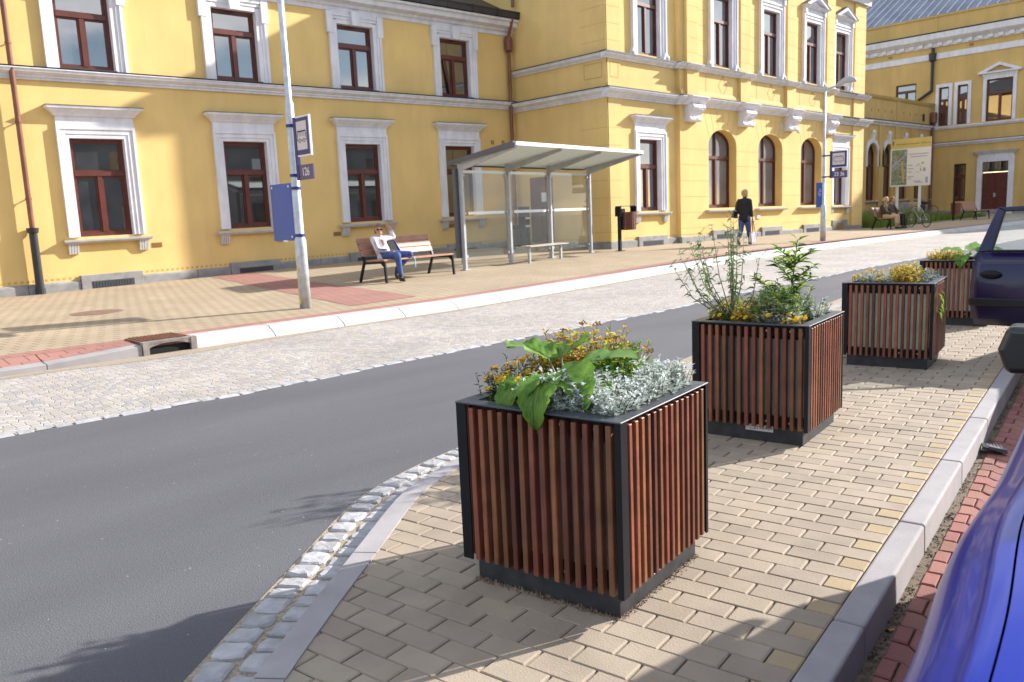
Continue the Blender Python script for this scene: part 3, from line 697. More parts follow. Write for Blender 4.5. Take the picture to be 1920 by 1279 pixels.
# ---------------------------------------------------------------- long station range on the left (facade plane Y = 4)
LF = Fr((0, 4, 0), (1, 0, 0), (0, -1, 0), .0095, -13)
long_b = thing('station_range', 'long two-storey yellow range with white window surrounds, left of the glass bus shelter', 'building', (-13, 4, 0))
P_ = lambda o: o
def attach(o, par): pass
LW = [-16.63, -13.08, -9.555, -6.025, -2.45]
m = MB()
holes = [(c - .58, c + .58, 1.30, 3.47) for c in LW] + [(c - .58, c + .58, 4.95, 6.68) for c in LW]
wall(m, LF, -30, -.0, -.5, 7.05, holes, 0, .22, 0, 1)
m.poly([LF.p(-30, -.5, 0), LF.p(-30, 7.05, 0), LF.p(-30, 7.05, -10), LF.p(-30, -.5, -10)])
m.poly([LF.p(-30, -.5, -10), LF.p(0, -.5, -10), LF.p(0, 7.05, -10), LF.p(-30, 7.05, -10)])
def child(m, name, mats, par, **k):   # children keep world coordinates under a thing that stands at its base
    o = m.build(name, mats, par, **k); o.matrix_parent_inverse = Matrix.Translation(par.location).inverted() if par.location.length else Matrix(); return o
class PB:   # tiny wrapper: a parent whose children are given in world coordinates
    pass
_old = MB.build
def _build(s, name, mats, parent=None, **k):
    o = _old(s, name, mats, parent, **k)
    if parent is not None and parent.get('worldkids'): o.matrix_parent_inverse = Matrix.Translation(parent.location).inverted()
    return o
MB.build = _build
long_b['worldkids'] = 1
m.build('wall', ['stucco', 'white'], long_b, fix=False)
for i, c in enumerate(LW):
    window(long_b, LF, c, 1.16, 1.30, 3.47, -.10, 2.70)
    surround_rect(long_b, LF, c, 1.16, 1.30, 3.47)
    sill(long_b, LF, c, 1.80, 1.245)
    window(long_b, LF, c, 1.16, 4.95, 6.68, -.10, 6.13, tilt='sash' if i == 4 else None)
    m = MB(); a, b = c - .58, c + .58
    for (x, s) in ((a, -1), (b, 1)):
        for (f0, f1, d_) in ((.004, .12, .04), (.12, .20, .06), (.20, .27, .085)):
            x0, x1 = sorted((x + s * f0, x + s * f1)); fbox(m, LF, x0, x1, 4.90, 6.68 + f1 * .8, -.02, d_)
        x0, x1 = sorted((x + s * .14, x + s * .33)); fbox(m, LF, x0, x1, 6.42, 6.98, -.02, .095)
    for (f0, f1, d_) in ((.004, .12, .04), (.12, .20, .06), (.20, .26, .085)): fbox(m, LF, a - f0, b + f0, 6.68 + f0, 6.68 + f1, -.02, d_)
    frust(m, LF, c, 6.66, .12, .13, 7.03, .165, .16); fbox(m, LF, a - .2, b + .2, 6.94, 7.03, -.02, .05)
    m.build('surround', 'white', long_b)
LEDGE = lambda v: [(-.02, v), (.05, v), (.055, v + .045), (.09, v + .055), (.095, v + .095), (.125, v + .105), (.19, v + .15), (.20, v + .195), (.225, v + .205), (.225, v + .225), (-.02, v + .245)]
m = MB(); mould(m, LF, -30, -.0, LEDGE(4.67)); fbox(m, LF, -30, 0, 4.918, 4.924, -.02, .235, 1)
for c in LW: fbox(m, LF, c - .56, c + .56, 4.925, 4.95, -.2, .2, 1)
m.build('ledge', ['white', 'dkroof'], long_b)
m = MB(); mould(m, LF, -30, -.0, [(-.02, 7.0), (.03, 7.0), (.04, 7.10), (.10, 7.13), (.12, 7.19), (.30, 7.24), (.33, 7.36), (.40, 7.38), (.42, 7.44), (-.02, 7.46)])
m.build('eaves_cornice', 'white', long_b)
m = MB(); mould(m, LF, -30, -.02, [(.36, 7.462), (.46, 7.47), (.47, 7.60), (.50, 7.66), (.40, 7.70), (-.3, 7.72), (-.3, 7.462)])
for i in range(30): fbox(m, LF, -30 + i, -29.99 + i, 7.46, 7.70, .4, .485)
m.build('gutter', 'dkroof', long_b, smooth=False)
m = MB(); m.add([LF.p(-30, 7.6, .3), LF.p(0, 7.6, .3), LF.p(0, 10.3, -5), LF.p(-30, 10.3, -5), LF.p(-30, 7.6, -10.3), LF.p(0, 7.6, -10.3)], [(0, 1, 2, 3), (3, 2, 5, 4)]); m.build('roof', 'dkroof', long_b)
ptop = lambda u: .335 + .006 * 0
plinth(long_b, LF, -30, -.05, lambda u: .345 + .004 * (u + 13), [(c - .70, c + .66, .445, True) for c in LW])
dentil_paint(long_b, LF, -17, -.1, lambda u: .345 + .004 * (u + 13))
for u, v in ((-12.0, 1.02), (-7.05, 1.0), (-2.9, 1.02)): vent(long_b, LF, u, v)
m = MB()
for u in (-1.03, -.56):
    for q in (-.035, .035): fbox(m, LF, u + q - .022, u + q + .022, 3.55, 3.68, -.01, .01)
m.build('wall_slots', 'ventm', long_b)
def downpipe(bld, fr, u, vtop, vbot, split, d=.15, col='copper'):
    m = MB(); m.tube([fr.p(u, split - .02, d), fr.p(u, vtop, d)], .055, 14)
    for v in (split + .6, split + 2.2, split + 3.8):
        if v < vtop: m.tube([fr.p(u, v, d), fr.p(u, v + .04, d)], .066, 14); m.bar(fr.p(u, v + .02, d), fr.p(u, v + .02, 0), .02, .02)
    o = m.build('downpipe', col, bld, smooth=False)
    if vbot is not None:
        q = MB(); q.tube([fr.p(u, vbot, d), fr.p(u, vbot + .25, d), fr.p(u, vbot + .25, d), fr.p(u, split - .12, d), fr.p(u, split - .10, d), fr.p(u, split, d)], [.105, .10, .085, .082, .11, .125], 16); q.build('pipe_shoe', 'iron', bld, smooth=False)
    return o
downpipe(long_b, LF, -14.63, 7.4, 0.0, 1.55)
o = downpipe(long_b, LF, -.27, 6.5, -.2, .9)
m = MB(); m.tube([LF.p(-.27, 6.45, .15), LF.p(-.27, 6.52, .15), LF.p(-.27, 6.85, .15), LF.p(-.27, 6.95, .15)], [.06, .13, .14, .11], 12); m.tube([LF.p(-.27, 6.9, .15), LF.p(-.27, 7.2, .28), LF.p(-.3, 7.5, .42)], .05, 10); m.build('rainwater_head', 'copper', long_b)

# ---------------------------------------------------------------- corner pavilion (facade plane Y = 0)
WF = Fr((0, 0, 0), (1, 0, 0), (0, -1, 0), -.009, 0)
RFm = Fr((0, 0, 0), (0, 1, 0), (-1, 0, 0))
wing = thing('station_pavilion', 'tall yellow corner pavilion with arched ground-floor windows and white scroll brackets', 'building', (8, 4, 0)); wing['worldkids'] = 1
AC = [5.98, 9.22, 12.42]; UC = [2.03, 5.95, 9.18, 12.38, 15.2]; BC = .15; HW = 10.05
m = MB()
wall(m, WF, 0, 3.46, -.5, HW, [(2.03 - .55, 2.03 + .55, 1.33, 3.55), (2.03 - .57, 2.03 + .57, 6.10, 8.38)], 0, .24, 0, 1)
wall(m, WF, 3.46, 14.2, -.5, HW, [(c - .88, c + .88, 1.36, 4.02, .55, .42) for c in AC] + [(c - .57, c + .57, 6.10, 8.38, 0, .36, 1) for c in UC[1:4]], BC, .36, 0, 0)
pass
wall(m, WF, 14.2, 17.35, -.5, HW, [(15.2 - .55, 15.2 + .55, 1.33, 3.55), (15.2 - .57, 15.2 + .57, 6.10, 8.38)], 0, .24, 0, 1)
for u in (3.46, 14.2): m.poly([WF.p(u, -.5, 0), WF.p(u, HW, 0), WF.p(u, HW, BC), WF.p(u, -.5, BC)])
m.poly([RFm.p(0, -.5), RFm.p(12, -.5), RFm.p(12, HW), RFm.p(0, HW)])
m.poly([WF.p(17.35, -.5), WF.p(17.35, HW), WF.p(17.35, HW, -12), WF.p(17.35, -.5, -12)]); m.poly([WF.p(0, -.5, -12), WF.p(17.35, -.5, -12), WF.p(17.35, HW, -12), WF.p(0, HW, -12)])
wm = m
m = MB()   # pilaster strips and corner strips
PIL = [4.05, 7.28, 10.55, 13.72]
for u in PIL: m = MB(); fbox(m, WF, u - .33, u + .33, 4.95, HW, BC - .02, BC + .12); m.build('pilaster', 'stucco', wing)
m = MB(); fbox(m, WF, 16.33, 17.36, -.4, HW, -.02, .07); m.build('pilaster', 'stucco', wing)
m = MB(); fbox(m, WF, -.012, .62, -.4, HW, -.02, .025); fbox(m, RFm, -.025, 1.0, -.4, HW, -.02, .022); m.build('quoin', 'stucco', wing)
m = MB()   # joint lines of the banded stucco, diamonds and panels
m = wm
def hl(u0, u1, v, d, fr=WF): fbox(m, fr, u0, u1, v - .006, v + .006, d - .004, d + .003, 2)
def sl(u0, v0, u1, v1, d, w=.012, fr=WF):
    L = math.hypot(u1 - u0, v1 - v0); nx, ny = -(v1 - v0) / L * w / 2, (u1 - u0) / L * w / 2
    P = [(u0 + nx, v0 + ny), (u1 + nx, v1 + ny), (u1 - nx, v1 - ny), (u0 - nx, v0 - ny)]; m.hexa([fr.p(a, b, d - .004) for a, b in P] + [fr.p(a, b, d + .003) for a, b in P], 2)
for q in range(7):
    v = .72 + q * .52
    hl(0, .62, v, .025); hl(16.36, 17.33, v, .07); hl(0.0, .98, v, .022, RFm)
    if v < 3.6:
        for a, b in ((3.48, 5.10), (6.86, 8.34), (10.10, 11.54), (13.30, 14.18)): hl(a, b, v, BC)
for q in range(9):
    v = 6.35 + q * .48
    hl(0, .62, v, .025); hl(16.36, 17.33, v, .07); hl(0, .98, v, .022, RFm)
    for u in PIL: hl(u - .32, u + .32, v, BC + .12)
    for a, b in ((4.4, 4.95), (6.95, 6.96), (7.62, 8.25), (10.1, 10.2), (10.9, 11.5)): hl(a, b, v, BC)
for c in AC:
    for k in range(-3, 4):
        f = k / 3.5; sl(c + f * .95, 4.06 - .5 * f * f, c + f * 1.35, 4.66 - .1 * abs(f), BC)
    dv = 5.47
    for (a, b, e, f_) in ((-.26, 0, 0, .33), (0, .33, .26, 0), (.26, 0, 0, -.33), (0, -.33, -.26, 0)): sl(c + a, dv + b, c + e, dv + f_, BC, .05)
    for s in (-1.02, 1.02): sl(c + s, 5.2, c + s, 5.75, BC, .05)
for u0, u1, fr, d in ((.14, .52, WF, .025), (.15, .85, RFm, .022)):
    for (a, b, e, f_) in ((u0, 5.3, u0, 5.72), (u1, 5.3, u1, 5.72), (u0, 5.3, u1, 5.3), (u0, 5.72, u1, 5.72)): sl(a, b, e, f_, d, .03, fr)
m.build('wall', ['stucco', 'white', 'joint_line'], wing, fix=False)
L2 = lambda v: [(-.02, v), (.05, v), (.055, v + .05), (.10, v + .06), (.11, v + .10), (.15, v + .11), (.25, v + .165), (.26, v + .215), (.29, v + .225), (.29, v + .25), (-.02, v + .275)]
L3 = lambda v: [(-.02, v), (.05, v), (.06, v + .03), (.16, v + .09), (.17, v + .13), (.20, v + .14), (.20, v + .155), (-.02, v + .175)]
for nm, LL, v in (('ledge', L2, 4.70), ('ledge', L3, 5.82)):
    m = MB(); mould(m, WF, -.22, 3.46, LL(v), 0, .0); mould(m, WF, 3.46 - .2, 14.4, LL(v), 0, BC); mould(m, WF, 14.2, 17.55, LL(v), 0, .02)
    mould(m, RFm, -.05, 4.0, LL(v), 0, 0)
    for u in PIL: mould(m, WF, u - .40 - (.1 if v < 5 else 0), u + .40 + (.1 if v < 5 else 0), LL(v), 0, BC + (.16 if v < 5 else .12))
    mould(m, WF, 16.25, 17.6, LL(v), 0, .09)
    t = LL(v)[-1][1] + .002; dd = LL(v)[-2][0]
    fbox(m, WF, -.25, 3.46, t - .02, t + .005, -.02, dd + .012, 1); fbox(m, WF, 3.26, 14.4, t - .02, t + .005, -.02, dd + BC + .012, 1); fbox(m, WF, 14.4, 17.6, t - .02, t + .005, -.02, dd + .1, 1); fbox(m, RFm, -.05, 4, t - .02, t + .005, -.02, dd + .012, 1)
    m.build(nm, ['white', 'dkroof'], wing)
m = MB(); fbox(m, WF, 3.5, 14.2, 4.985, 5.10, BC - .02, BC + .05); frust(m, WF, 8.83, 5.10, 5.35, BC + .05, 5.2, 5.35, BC + .005); fbox(m, WF, 0, 3.46, 4.985, 5.1, -.02, .05); fbox(m, RFm, 0, 4, 4.99, 5.1, -.02, .05)
m.build('parapet_base', 'stucco', wing)
for u in PIL:      # white scroll brackets
    m = MB(); pr_ = [(0, 4.18), (.16, 4.18), (.22, 4.21), (.24, 4.27), (.20, 4.33), (.22, 4.42), (.33, 4.52), (.38, 4.60), (.36, 4.68), (.30, 4.71), (0, 4.71)]
    mould(m, WF, u - .33, u + .33, [(d_ - .02 if d_ == 0 else d_, v) for d_, v in pr_], 0, BC)
    rr = random.Random(int(u * 10))
    for k in range(16):
        x = u + rr.uniform(-.26, .26); v = rr.choice((4.25, 4.28, 4.33, 4.5, 4.56, 4.62, 4.65)); d_ = BC + interp(v, [p[1] for p in pr_[1:9]], [p[0] for p in pr_[1:9]]) - .01
        m.ball(WF.p(x, v, d_), (rr.uniform(.03, .06), rr.uniform(.02, .035), rr.uniform(.03, .055)), 7, 5)
    for s in (-1, 1): m.tube([WF.p(u + s * .2 - .08, 4.62, BC + .33), WF.p(u + s * .2 + .08, 4.62, BC + .33)], .055, 10); m.tube([WF.p(u + s * .2 - .08, 4.24, BC + .2), WF.p(u + s * .2 + .08, 4.24, BC + .2)], .045, 10)
    m.build('scroll_bracket', 'white', wing, bevel=0)
for c in (2.03, 15.2):
    window(wing, WF, c, 1.10, 1.33, 3.55, -.14, 2.72, glass='glass_curtain' if c > 3 else 'glass'); surround_rect(wing, WF, c, 1.10, 1.33, 3.55, 0, True, fzt=.26); sill(wing, WF, c, 1.74, 1.285)
for c in AC:
    window(wing, WF, c, 1.76, 1.36, 4.02, BC - .30, 3.10, .55, 'glass_curtain', mull_up=True); sill(wing, WF, c, 2.05, 1.30, BC, False)
for i, c in enumerate(UC):
    dd = BC if 0 < i < 4 else 0
    window(wing, WF, c, 1.14, 6.10, 8.38, dd - .10, 7.60, slim=True)
    m = MB(); a, b = c - .57, c + .57
    for (x, s) in ((a, -1), (b, 1)):
        for (f0, f1, d_) in ((.004, .12, .05), (.12, .22, .08), (.22, .28, .11)):
            x0, x1 = sorted((x + s * f0, x + s * f1)); fbox(m, WF, x0, x1, 6.0, 8.38 + f1, dd - .02, dd + d_)
        frust(m, WF, x + s * .24, 6.0, .16, dd + .12, 6.26, .05, dd + .10, db=dd - .02)
        m.ball(WF.p(x + s * .30, 6.09, dd + .1), (.08, .06, .08), 8, 6); fbox(m, WF, min(x + s * .14, x + s * .28), max(x + s * .14, x + s * .28), 8.66, 8.86, dd - .02, dd + .16)
    for (f0, f1, d_) in ((.004, .12, .05), (.12, .22, .08), (.22, .28, .11)): fbox(m, WF, a - f0, b + f0, 8.38 + f0, 8.38 + f1, dd - .02, dd + d_)
    fbox(m, WF, a - .25, b + .25, 8.66, 8.84, dd - .02, dd + .09); frust(m, WF, c, 8.84, .84, dd + .14, 8.94, .98, dd + .26, db=dd - .02)
    H = .98   # pediment
    for s in (-1, 1):
        q = [(s * H, 8.94), (0, 9.36), (0, 9.24), (s * (H - .26), 8.94)]; m.hexa([WF.p(c + x, v, dd - .02) for x, v in q] + [WF.p(c + x, v, dd + .27) for x, v in q])
        q = [(s * (H + .03), 8.95), (0, 9.385), (0, 9.362), (s * (H - .02), 8.942)]; m.hexa([WF.p(c + x, v, dd - .02) for x, v in q] + [WF.p(c + x, v, dd + .29) for x, v in q], 1)
    m.prism([WF.p(c - .75, 8.94, dd - .02), WF.p(c + .75, 8.94, dd - .02), WF.p(c, 9.25, dd - .02)], WF.D * .10)
    m.build('surround', ['white', 'grate'], wing)
m = MB(); mould(m, WF, -.3, 17.65, [(-.02, 9.75), (.06, 9.75), (.08, 9.95), (.2, 10.0), (.22, 10.1), (.45, 10.2), (.5, 10.4), (-.02, 10.45)], 0, .1); mould(m, RFm, -.3, 12, [(-.02, 9.75), (.06, 9.75), (.08, 9.95), (.2, 10.0), (.22, 10.1), (.45, 10.2), (.5, 10.4), (-.02, 10.45)])
m.build('eaves_cornice', 'white', wing)
m = MB(); m.add([(-.5, -.6, 10.35), (17.8, -.6, 10.2), (17.8, 12.5, 10.2), (-.5, 12.5, 10.35), (5, 6, 12.6), (12.5, 6, 12.6)], [(0, 1, 5, 4), (1, 2, 5), (2, 3, 4, 5), (3, 0, 4)]); m.build('roof', 'dkroof', wing)
wt = lambda u: .46
plinth(wing, WF, -.06, 3.46, lambda u: .45, [(1.28, 2.78, .54, True)], 0); plinth(wing, WF, 3.40, 14.2, lambda u: .45, [(c - .75, c + .75, .60, True) for c in AC], BC); plinth(wing, WF, 14.2, 17.42, lambda u: .47, [(14.5, 15.9, .70, False)], 0); plinth(wing, RFm, -.05, 4, lambda u: .44, [], 0)
m = MB(); fbox(m, WF, 14.85, 15.5, .30, .58, .1, .104); m.build('repair_patch', M['ventm'], wing)
dentil_paint(wing, WF, .02, 3.4, lambda u: .45); dentil_paint(wing, WF, 3.5, 6, lambda u: .45, BC); dentil_paint(wing, RFm, .02, 3.9, lambda u: .44)
m = MB()
for u, v in ((8.02, 4.33), (9.95, 4.33), (11.35, 4.28)): m = MB(); fbox(m, WF, u - .07, u + .07, v - .1, v + .1, BC - .01, BC + .03); m.build('wall_vent', M['sillm'], wing)
m = MB(); fbox(m, WF, 8.2, 8.45, .92, 1.06, BC - .01, BC + .03); m.build('wall_vent', M['sillm'], wing)
downpipe(wing, RFm, 3.72, 9.7, None, 8.0, .14)
# brown door in the return wall, seen through the shelter
m = MB(); fbox(m, RFm, 2.35, 3.35, .2, 2.55, -.02, .03); fbox(m, RFm, 2.45, 2.83, .35, 2.4, .03, .045); fbox(m, RFm, 2.87, 3.25, .35, 2.4, .03, .045)
o = m.build('door', 'red_wood', wing)
m = MB(); fbox(m, RFm, 2.6, 2.82, 1.75, 2.05, .046, .05); m.build('notice', 'whitep', o)
o.children[0].matrix_parent_inverse = o.matrix_parent_inverse.copy() if False else Matrix()

# ---------------------------------------------------------------- link with arches (Y = 5.2) and the far hall (X = 40)
link = thing('link_building', 'low yellow link with white arched window heads between pavilion and far hall', 'building', (29, 5.2, 0)); link['worldkids'] = 1
KF = Fr((0, 5.2, 0), (1, 0, 0), (0, -1, 0), 0, 29)
m = MB(); LA = [19.5, 22.2, 25.0, 27.8, 30.6, 32.9, 35.4, 37.9]
wall(m, KF, 17.35, 40, -.5, 7.45, [(c - .72, c + .72, 1.3, 4.65, .72, .3) for c in LA], 0, .3)
m.poly([KF.p(17.35, 7.45), KF.p(40, 7.45), KF.p(40, 7.45, -6), KF.p(17.35, 7.45, -6)])
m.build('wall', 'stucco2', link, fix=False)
for c in LA:
    window(link, KF, c, 1.44, 1.3, 4.65, -.2, 3.4, .72, 'glass')
    m = MB(); N = 12
    for i in range(N):
        q = []
        for f in (i / N, (i + 1) / N):
            cs, sn = math.cos(math.pi * f), math.sin(math.pi * f); q.append((c - .76 * cs, 3.93 + .78 * sn, c - .98 * cs, 3.93 + 1.02 * sn))
        (a, b, A, B), (a2, b2, A2, B2) = q
        m.hexa([KF.p(a, b, -.02), KF.p(a2, b2, -.02), KF.p(A2, B2, -.02), KF.p(A, B, -.02), KF.p(a, b, .08), KF.p(a2, b2, .08), KF.p(A2, B2, .08), KF.p(A, B, .08)])
    for s in (-1, 1): fbox(m, KF, c + s * .87 - .11, c + s * .87 + .11, 3.3, 3.93, -.02, .08)
    frust(m, KF, c, 4.85, .12, .1, 5.25, .2, .16); m.ball(KF.p(c, 5.3, .1), (.2, .1, .17), 8, 6)
    m.build('arch_surround', 'white', link); sill(link, KF, c, 1.7, 1.28, 0, False)
m = MB(); mould(m, KF, 17.35, 40, [(-.02, 5.78), (.06, 5.78), (.09, 5.86), (.2, 5.93), (.22, 6.02), (-.02, 6.05)]); fbox(m, KF, 17.35, 40, 6.05, 6.07, -.02, .24, 1); m.build('ledge', ['white', 'dkroof'], link)
m = MB(); mould(m, KF, 17.35, 40, [(-.02, 7.3), (.05, 7.3), (.12, 7.42), (.14, 7.5), (-.3, 7.55), (-.3, 7.3)]); 
for u in (23.5, 26.4, 29.3, 31.8, 34.2, 36.6): fbox(m, KF, u - .35, u + .35, -.4, 5.78, -.02, .08)
for u in (29.3, 34.2): fbox(m, KF, u - .2, u + .2, 6.07, 7.3, -.02, .05)
m.build('parapet_coping', 'stucco2', link)
m = MB()
for i in range(9): frust(m, KF, 30.4 + i * .95, 6.55, .03, .05, 6.72, .05, .03)
fbox(m, KF, 38.2, 38.45, 6.3, 6.75, -.01, .06, 1); m.build('parapet_studs', ['joint_line', 'iron'], link)
plinth(link, KF, 17.4, 40, lambda u: .75, [], 0)
m = MB(); m.tube([KF.p(39.6, .2, .15), KF.p(39.6, 6.2, .15)], .09, 10); m.tube([KF.p(39.6, 6.1, .17), KF.p(39.6, 6.25, .17), KF.p(39.6, 6.8, .17), KF.p(39.6, 6.9, .17)], [.1, .24, .26, .2], 10); m.build('downpipe', 'copper', link)

hall = thing('station_hall', 'large yellow hall with grey standing-seam roof and pedimented window, far right', 'building', (44, 0, 0)); hall['worldkids'] = 1
HF = Fr((40, 0, 0), (0, -1, 0), (-1, 0, 0))    # u = -Y, facing the camera side
m = MB()
def ow(c, w, a, b): return (c - w / 2, c + w / 2, a, b)
HH = [ow(-4.55, .62, 6.0, 8.5), ow(-3.4, .62, 6.0, 8.5), ow(-1.25, 1.5, 6.0, 8.6), ow(3.3, 1.5, 6.0, 8.6), ow(-1.28, 1.5, .1, 3.45), ow(-3.4, .75, 1.0, 3.45), ow(3.3, 1.5, 1.0, 3.45), ow(-7.0, 1.35, 7.55, 9.0)]
wall(m, HF, -14, 14, -.5, 13.15, HH, 0, .2)
m.poly([HF.p(-14, -.5), HF.p(-14, 13.15), HF.p(-14, 13.15, -14), HF.p(-14, -.5, -14)]); m.poly([HF.p(14, -.5), HF.p(14, 13.15), HF.p(14, 13.15, -14), HF.p(14, -.5, -14)])
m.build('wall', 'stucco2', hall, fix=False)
for i, (a, b, c, e) in enumerate(HH):
    if i == 4: continue
    window(hall, HF, (a + b) / 2, b - a, c, e, -.1, lerp(c, e, .66), 0, 'glass')
    m = MB(); u = (a + b) / 2
    if i in (0, 1, 2, 3):
        for (x0, x1, y0, y1) in ((a - .2, a, c, e), (b, b + .2, c, e), (a - .2, b + .2, e, e + .2)): fbox(m, HF, x0, x1, y0, y1, -.02, .06)
    if i in (2, 3):
        fbox(m, HF, a - .25, b + .25, e + .2, e + .36, -.02, .09); 
        for s in (-1, 1): q = [(u + s * 1.25, e + .45), (u, e + .98), (u, e + .80), (u + s * .8, e + .45)]; m.hexa([HF.p(x, v, -.02) for x, v in q] + [HF.p(x, v, .25) for x, v in q])
        fbox(m, HF, u - 1.25, u + 1.25, e + .36, e + .45, -.02, .25)
    if m.v: m.build('surround', 'white', hall)
dr = MB(); fbox(dr, HF, -2.03, -.53, .1, 2.75, -.12, -.06); fbox(dr, HF, -1.98, -1.31, .3, 2.6, -.06, -.03); fbox(dr, HF, -1.25, -.58, .3, 2.6, -.06, -.03); d_o = dr.build('door', 'red_wood', hall)
m = MB(); fbox(m, HF, -2.03, -.53, 2.8, 3.45, -.12, -.08); m.build('fanlight', 'glass', hall)
m = MB(); fbox(m, HF, -1.34, -1.22, 1.2, 1.45, -.03, .02); m.build('door_handle', M['alu'], d_o)
m = MB()
for (x0, x1, y0, y1) in ((-2.35, -2.03, 0, 3.45), (-.53, -.21, 0, 3.45), (-2.35, -.21, 3.45, 3.75)): fbox(m, HF, x0, x1, y0, y1, -.02, .1)
fbox(m, HF, -2.3, -.26, 3.75, 3.95, -.02, .08); frust(m, HF, -1.28, 3.95, 1.1, .12, 4.15, 1.3, .32); m.build('door_surround', 'white', hall)
m = MB()
mould(m, HF, -14, 14, [(-.02, 4.66), (.05, 4.66), (.08, 4.74), (.2, 4.8), (.2, 4.88), (-.02, 4.9)]); fbox(m, HF, -14, 14, 4.9, 4.92, -.02, .22, 1)
mould(m, HF, -5.15, 14, [(-.02, 5.75), (.05, 5.75), (.12, 5.88), (.12, 5.95), (-.02, 5.97)])
fbox(m, HF, -14, 14, 10.35, 10.72, -.02, .05)
mould(m, HF, -14, 14, [(-.02, 11.12), (.08, 11.12), (.08, 11.35), (.25, 11.45), (.45, 11.6), (.5, 11.95), (-.02, 12.0)]); fbox(m, HF, -14, 14, 12.0, 12.03, -.02, .53, 1)
for i in range(46): fbox(m, HF, -14 + i * .6, -13.72 + i * .6, 11.18, 11.38, .08, .22)
m.build('cornice', ['white', 'dkroof'], hall)
m = MB(); mould(m, HF, -14, 14, [(-.02, 13.0), (.06, 13.02), (.08, 13.14), (-.3, 13.2), (-.3, 13.0)]); fbox(m, HF, -5.3, -5.1, 12.03, 13.0, -.02, .03)
m.build('attic_coping', 'stucco2', hall)
m = MB(); m.add([HF.p(-14.2, 13.15, 0), HF.p(14.2, 13.15, 0), HF.p(14.2, 17.6, -8), HF.p(-14.2, 17.6, -8), HF.p(14.2, 13, -16), HF.p(-14.2, 13, -16)], [(0, 1, 2, 3), (3, 2, 4, 5)]); rf = m.build('roof', 'zinc', hall)
m = MB()
for i in range(48): u = -14 + i * .59; m.bar(HF.p(u, 13.17, 0), HF.p(u, 17.62, -8), .06, .08)
m.build('roof_seams', mat('pale_seam', (.55, .57, .62), .4, .1, 3, metal=.1), rf)
m = MB(); q = HF; fbox(m, q, -.9, .2, 13.6, 13.72, -1.2, -.15); fbox(m, q, -.95, .25, 13.25, 13.6, -1.1, -.9); m.build('skylight', 'alu', hall)
m = MB(); m.tube([HF.p(-5.3, 11.1, .12), HF.p(-5.3, 8.35, .12), HF.p(-6.9, 7.3, .3)], .1, 10); m.tube([HF.p(-5.3, 10.2, .15), HF.p(-5.3, 10.3, .15), HF.p(-5.3, 10.75, .15)], [.12, .22, .24], 10); m.build('downpipe', 'iron', hall)
m = MB(); fbox(m, HF, -4.55, -3.95, .9, 3.4, -.05, .02); m.build('blind_niche', 'stucco2', hall)
m = MB(); 
for u in (-11, -8.1, -3.0, 1.6): m = MB(); fbox(m, HF, u - .12, u + .12, 10.85, 11.0, -.01, .02); m.build('wall_vent', 'ventm', hall)
m = MB(); fbox(m, HF, -14, 14, -.4, .42, -.02, .08); m.build('plinth', 'granite', hall)

# ---------------------------------------------------------------- street front behind the photographer (seen only as reflections)
opp = thing('opposite_house', 'grey house row across the street, mirrored in the station windows', 'building', (-6, -36, 0)); opp['worldkids'] = 1
OF_ = Fr((0, -33, 0), (1, 0, 0), (0, 1, 0))
M['oppw'] = mat('grey_render', (.24, .235, .22), .9, .1, .6)
m = MB()
OHS = [ow(-48 + i * 3.2, 1.2, v, v + 1.9) for i in range(28) for v in (1.2, 4.6)]
wall(m, OF_, -50, 42, -.3, 7.4, OHS, 0, .15); m.build('wall', 'oppw', opp, fix=False)
m = MB()
for h in OHS: fbox(m, OF_, h[0], h[1], h[2], h[3], -.2, -.1)
m.build('window_panes', 'glass', opp)
m = MB(); m.add([OF_.p(-50, 7.4, .4), OF_.p(42, 7.4, .4), OF_.p(42, 10.6, -5), OF_.p(-50, 10.6, -5), OF_.p(-50, 7.4, -10), OF_.p(42, 7.4, -10)], [(0, 1, 2, 3), (3, 2, 5, 4)])
for u in (-38, -27, -22, -9, 3, 14, 27): fbox(m, OF_, u, u + .9, 9, 11.6, -3.6, -2.7)
m.build('roof', 'dkroof', opp)
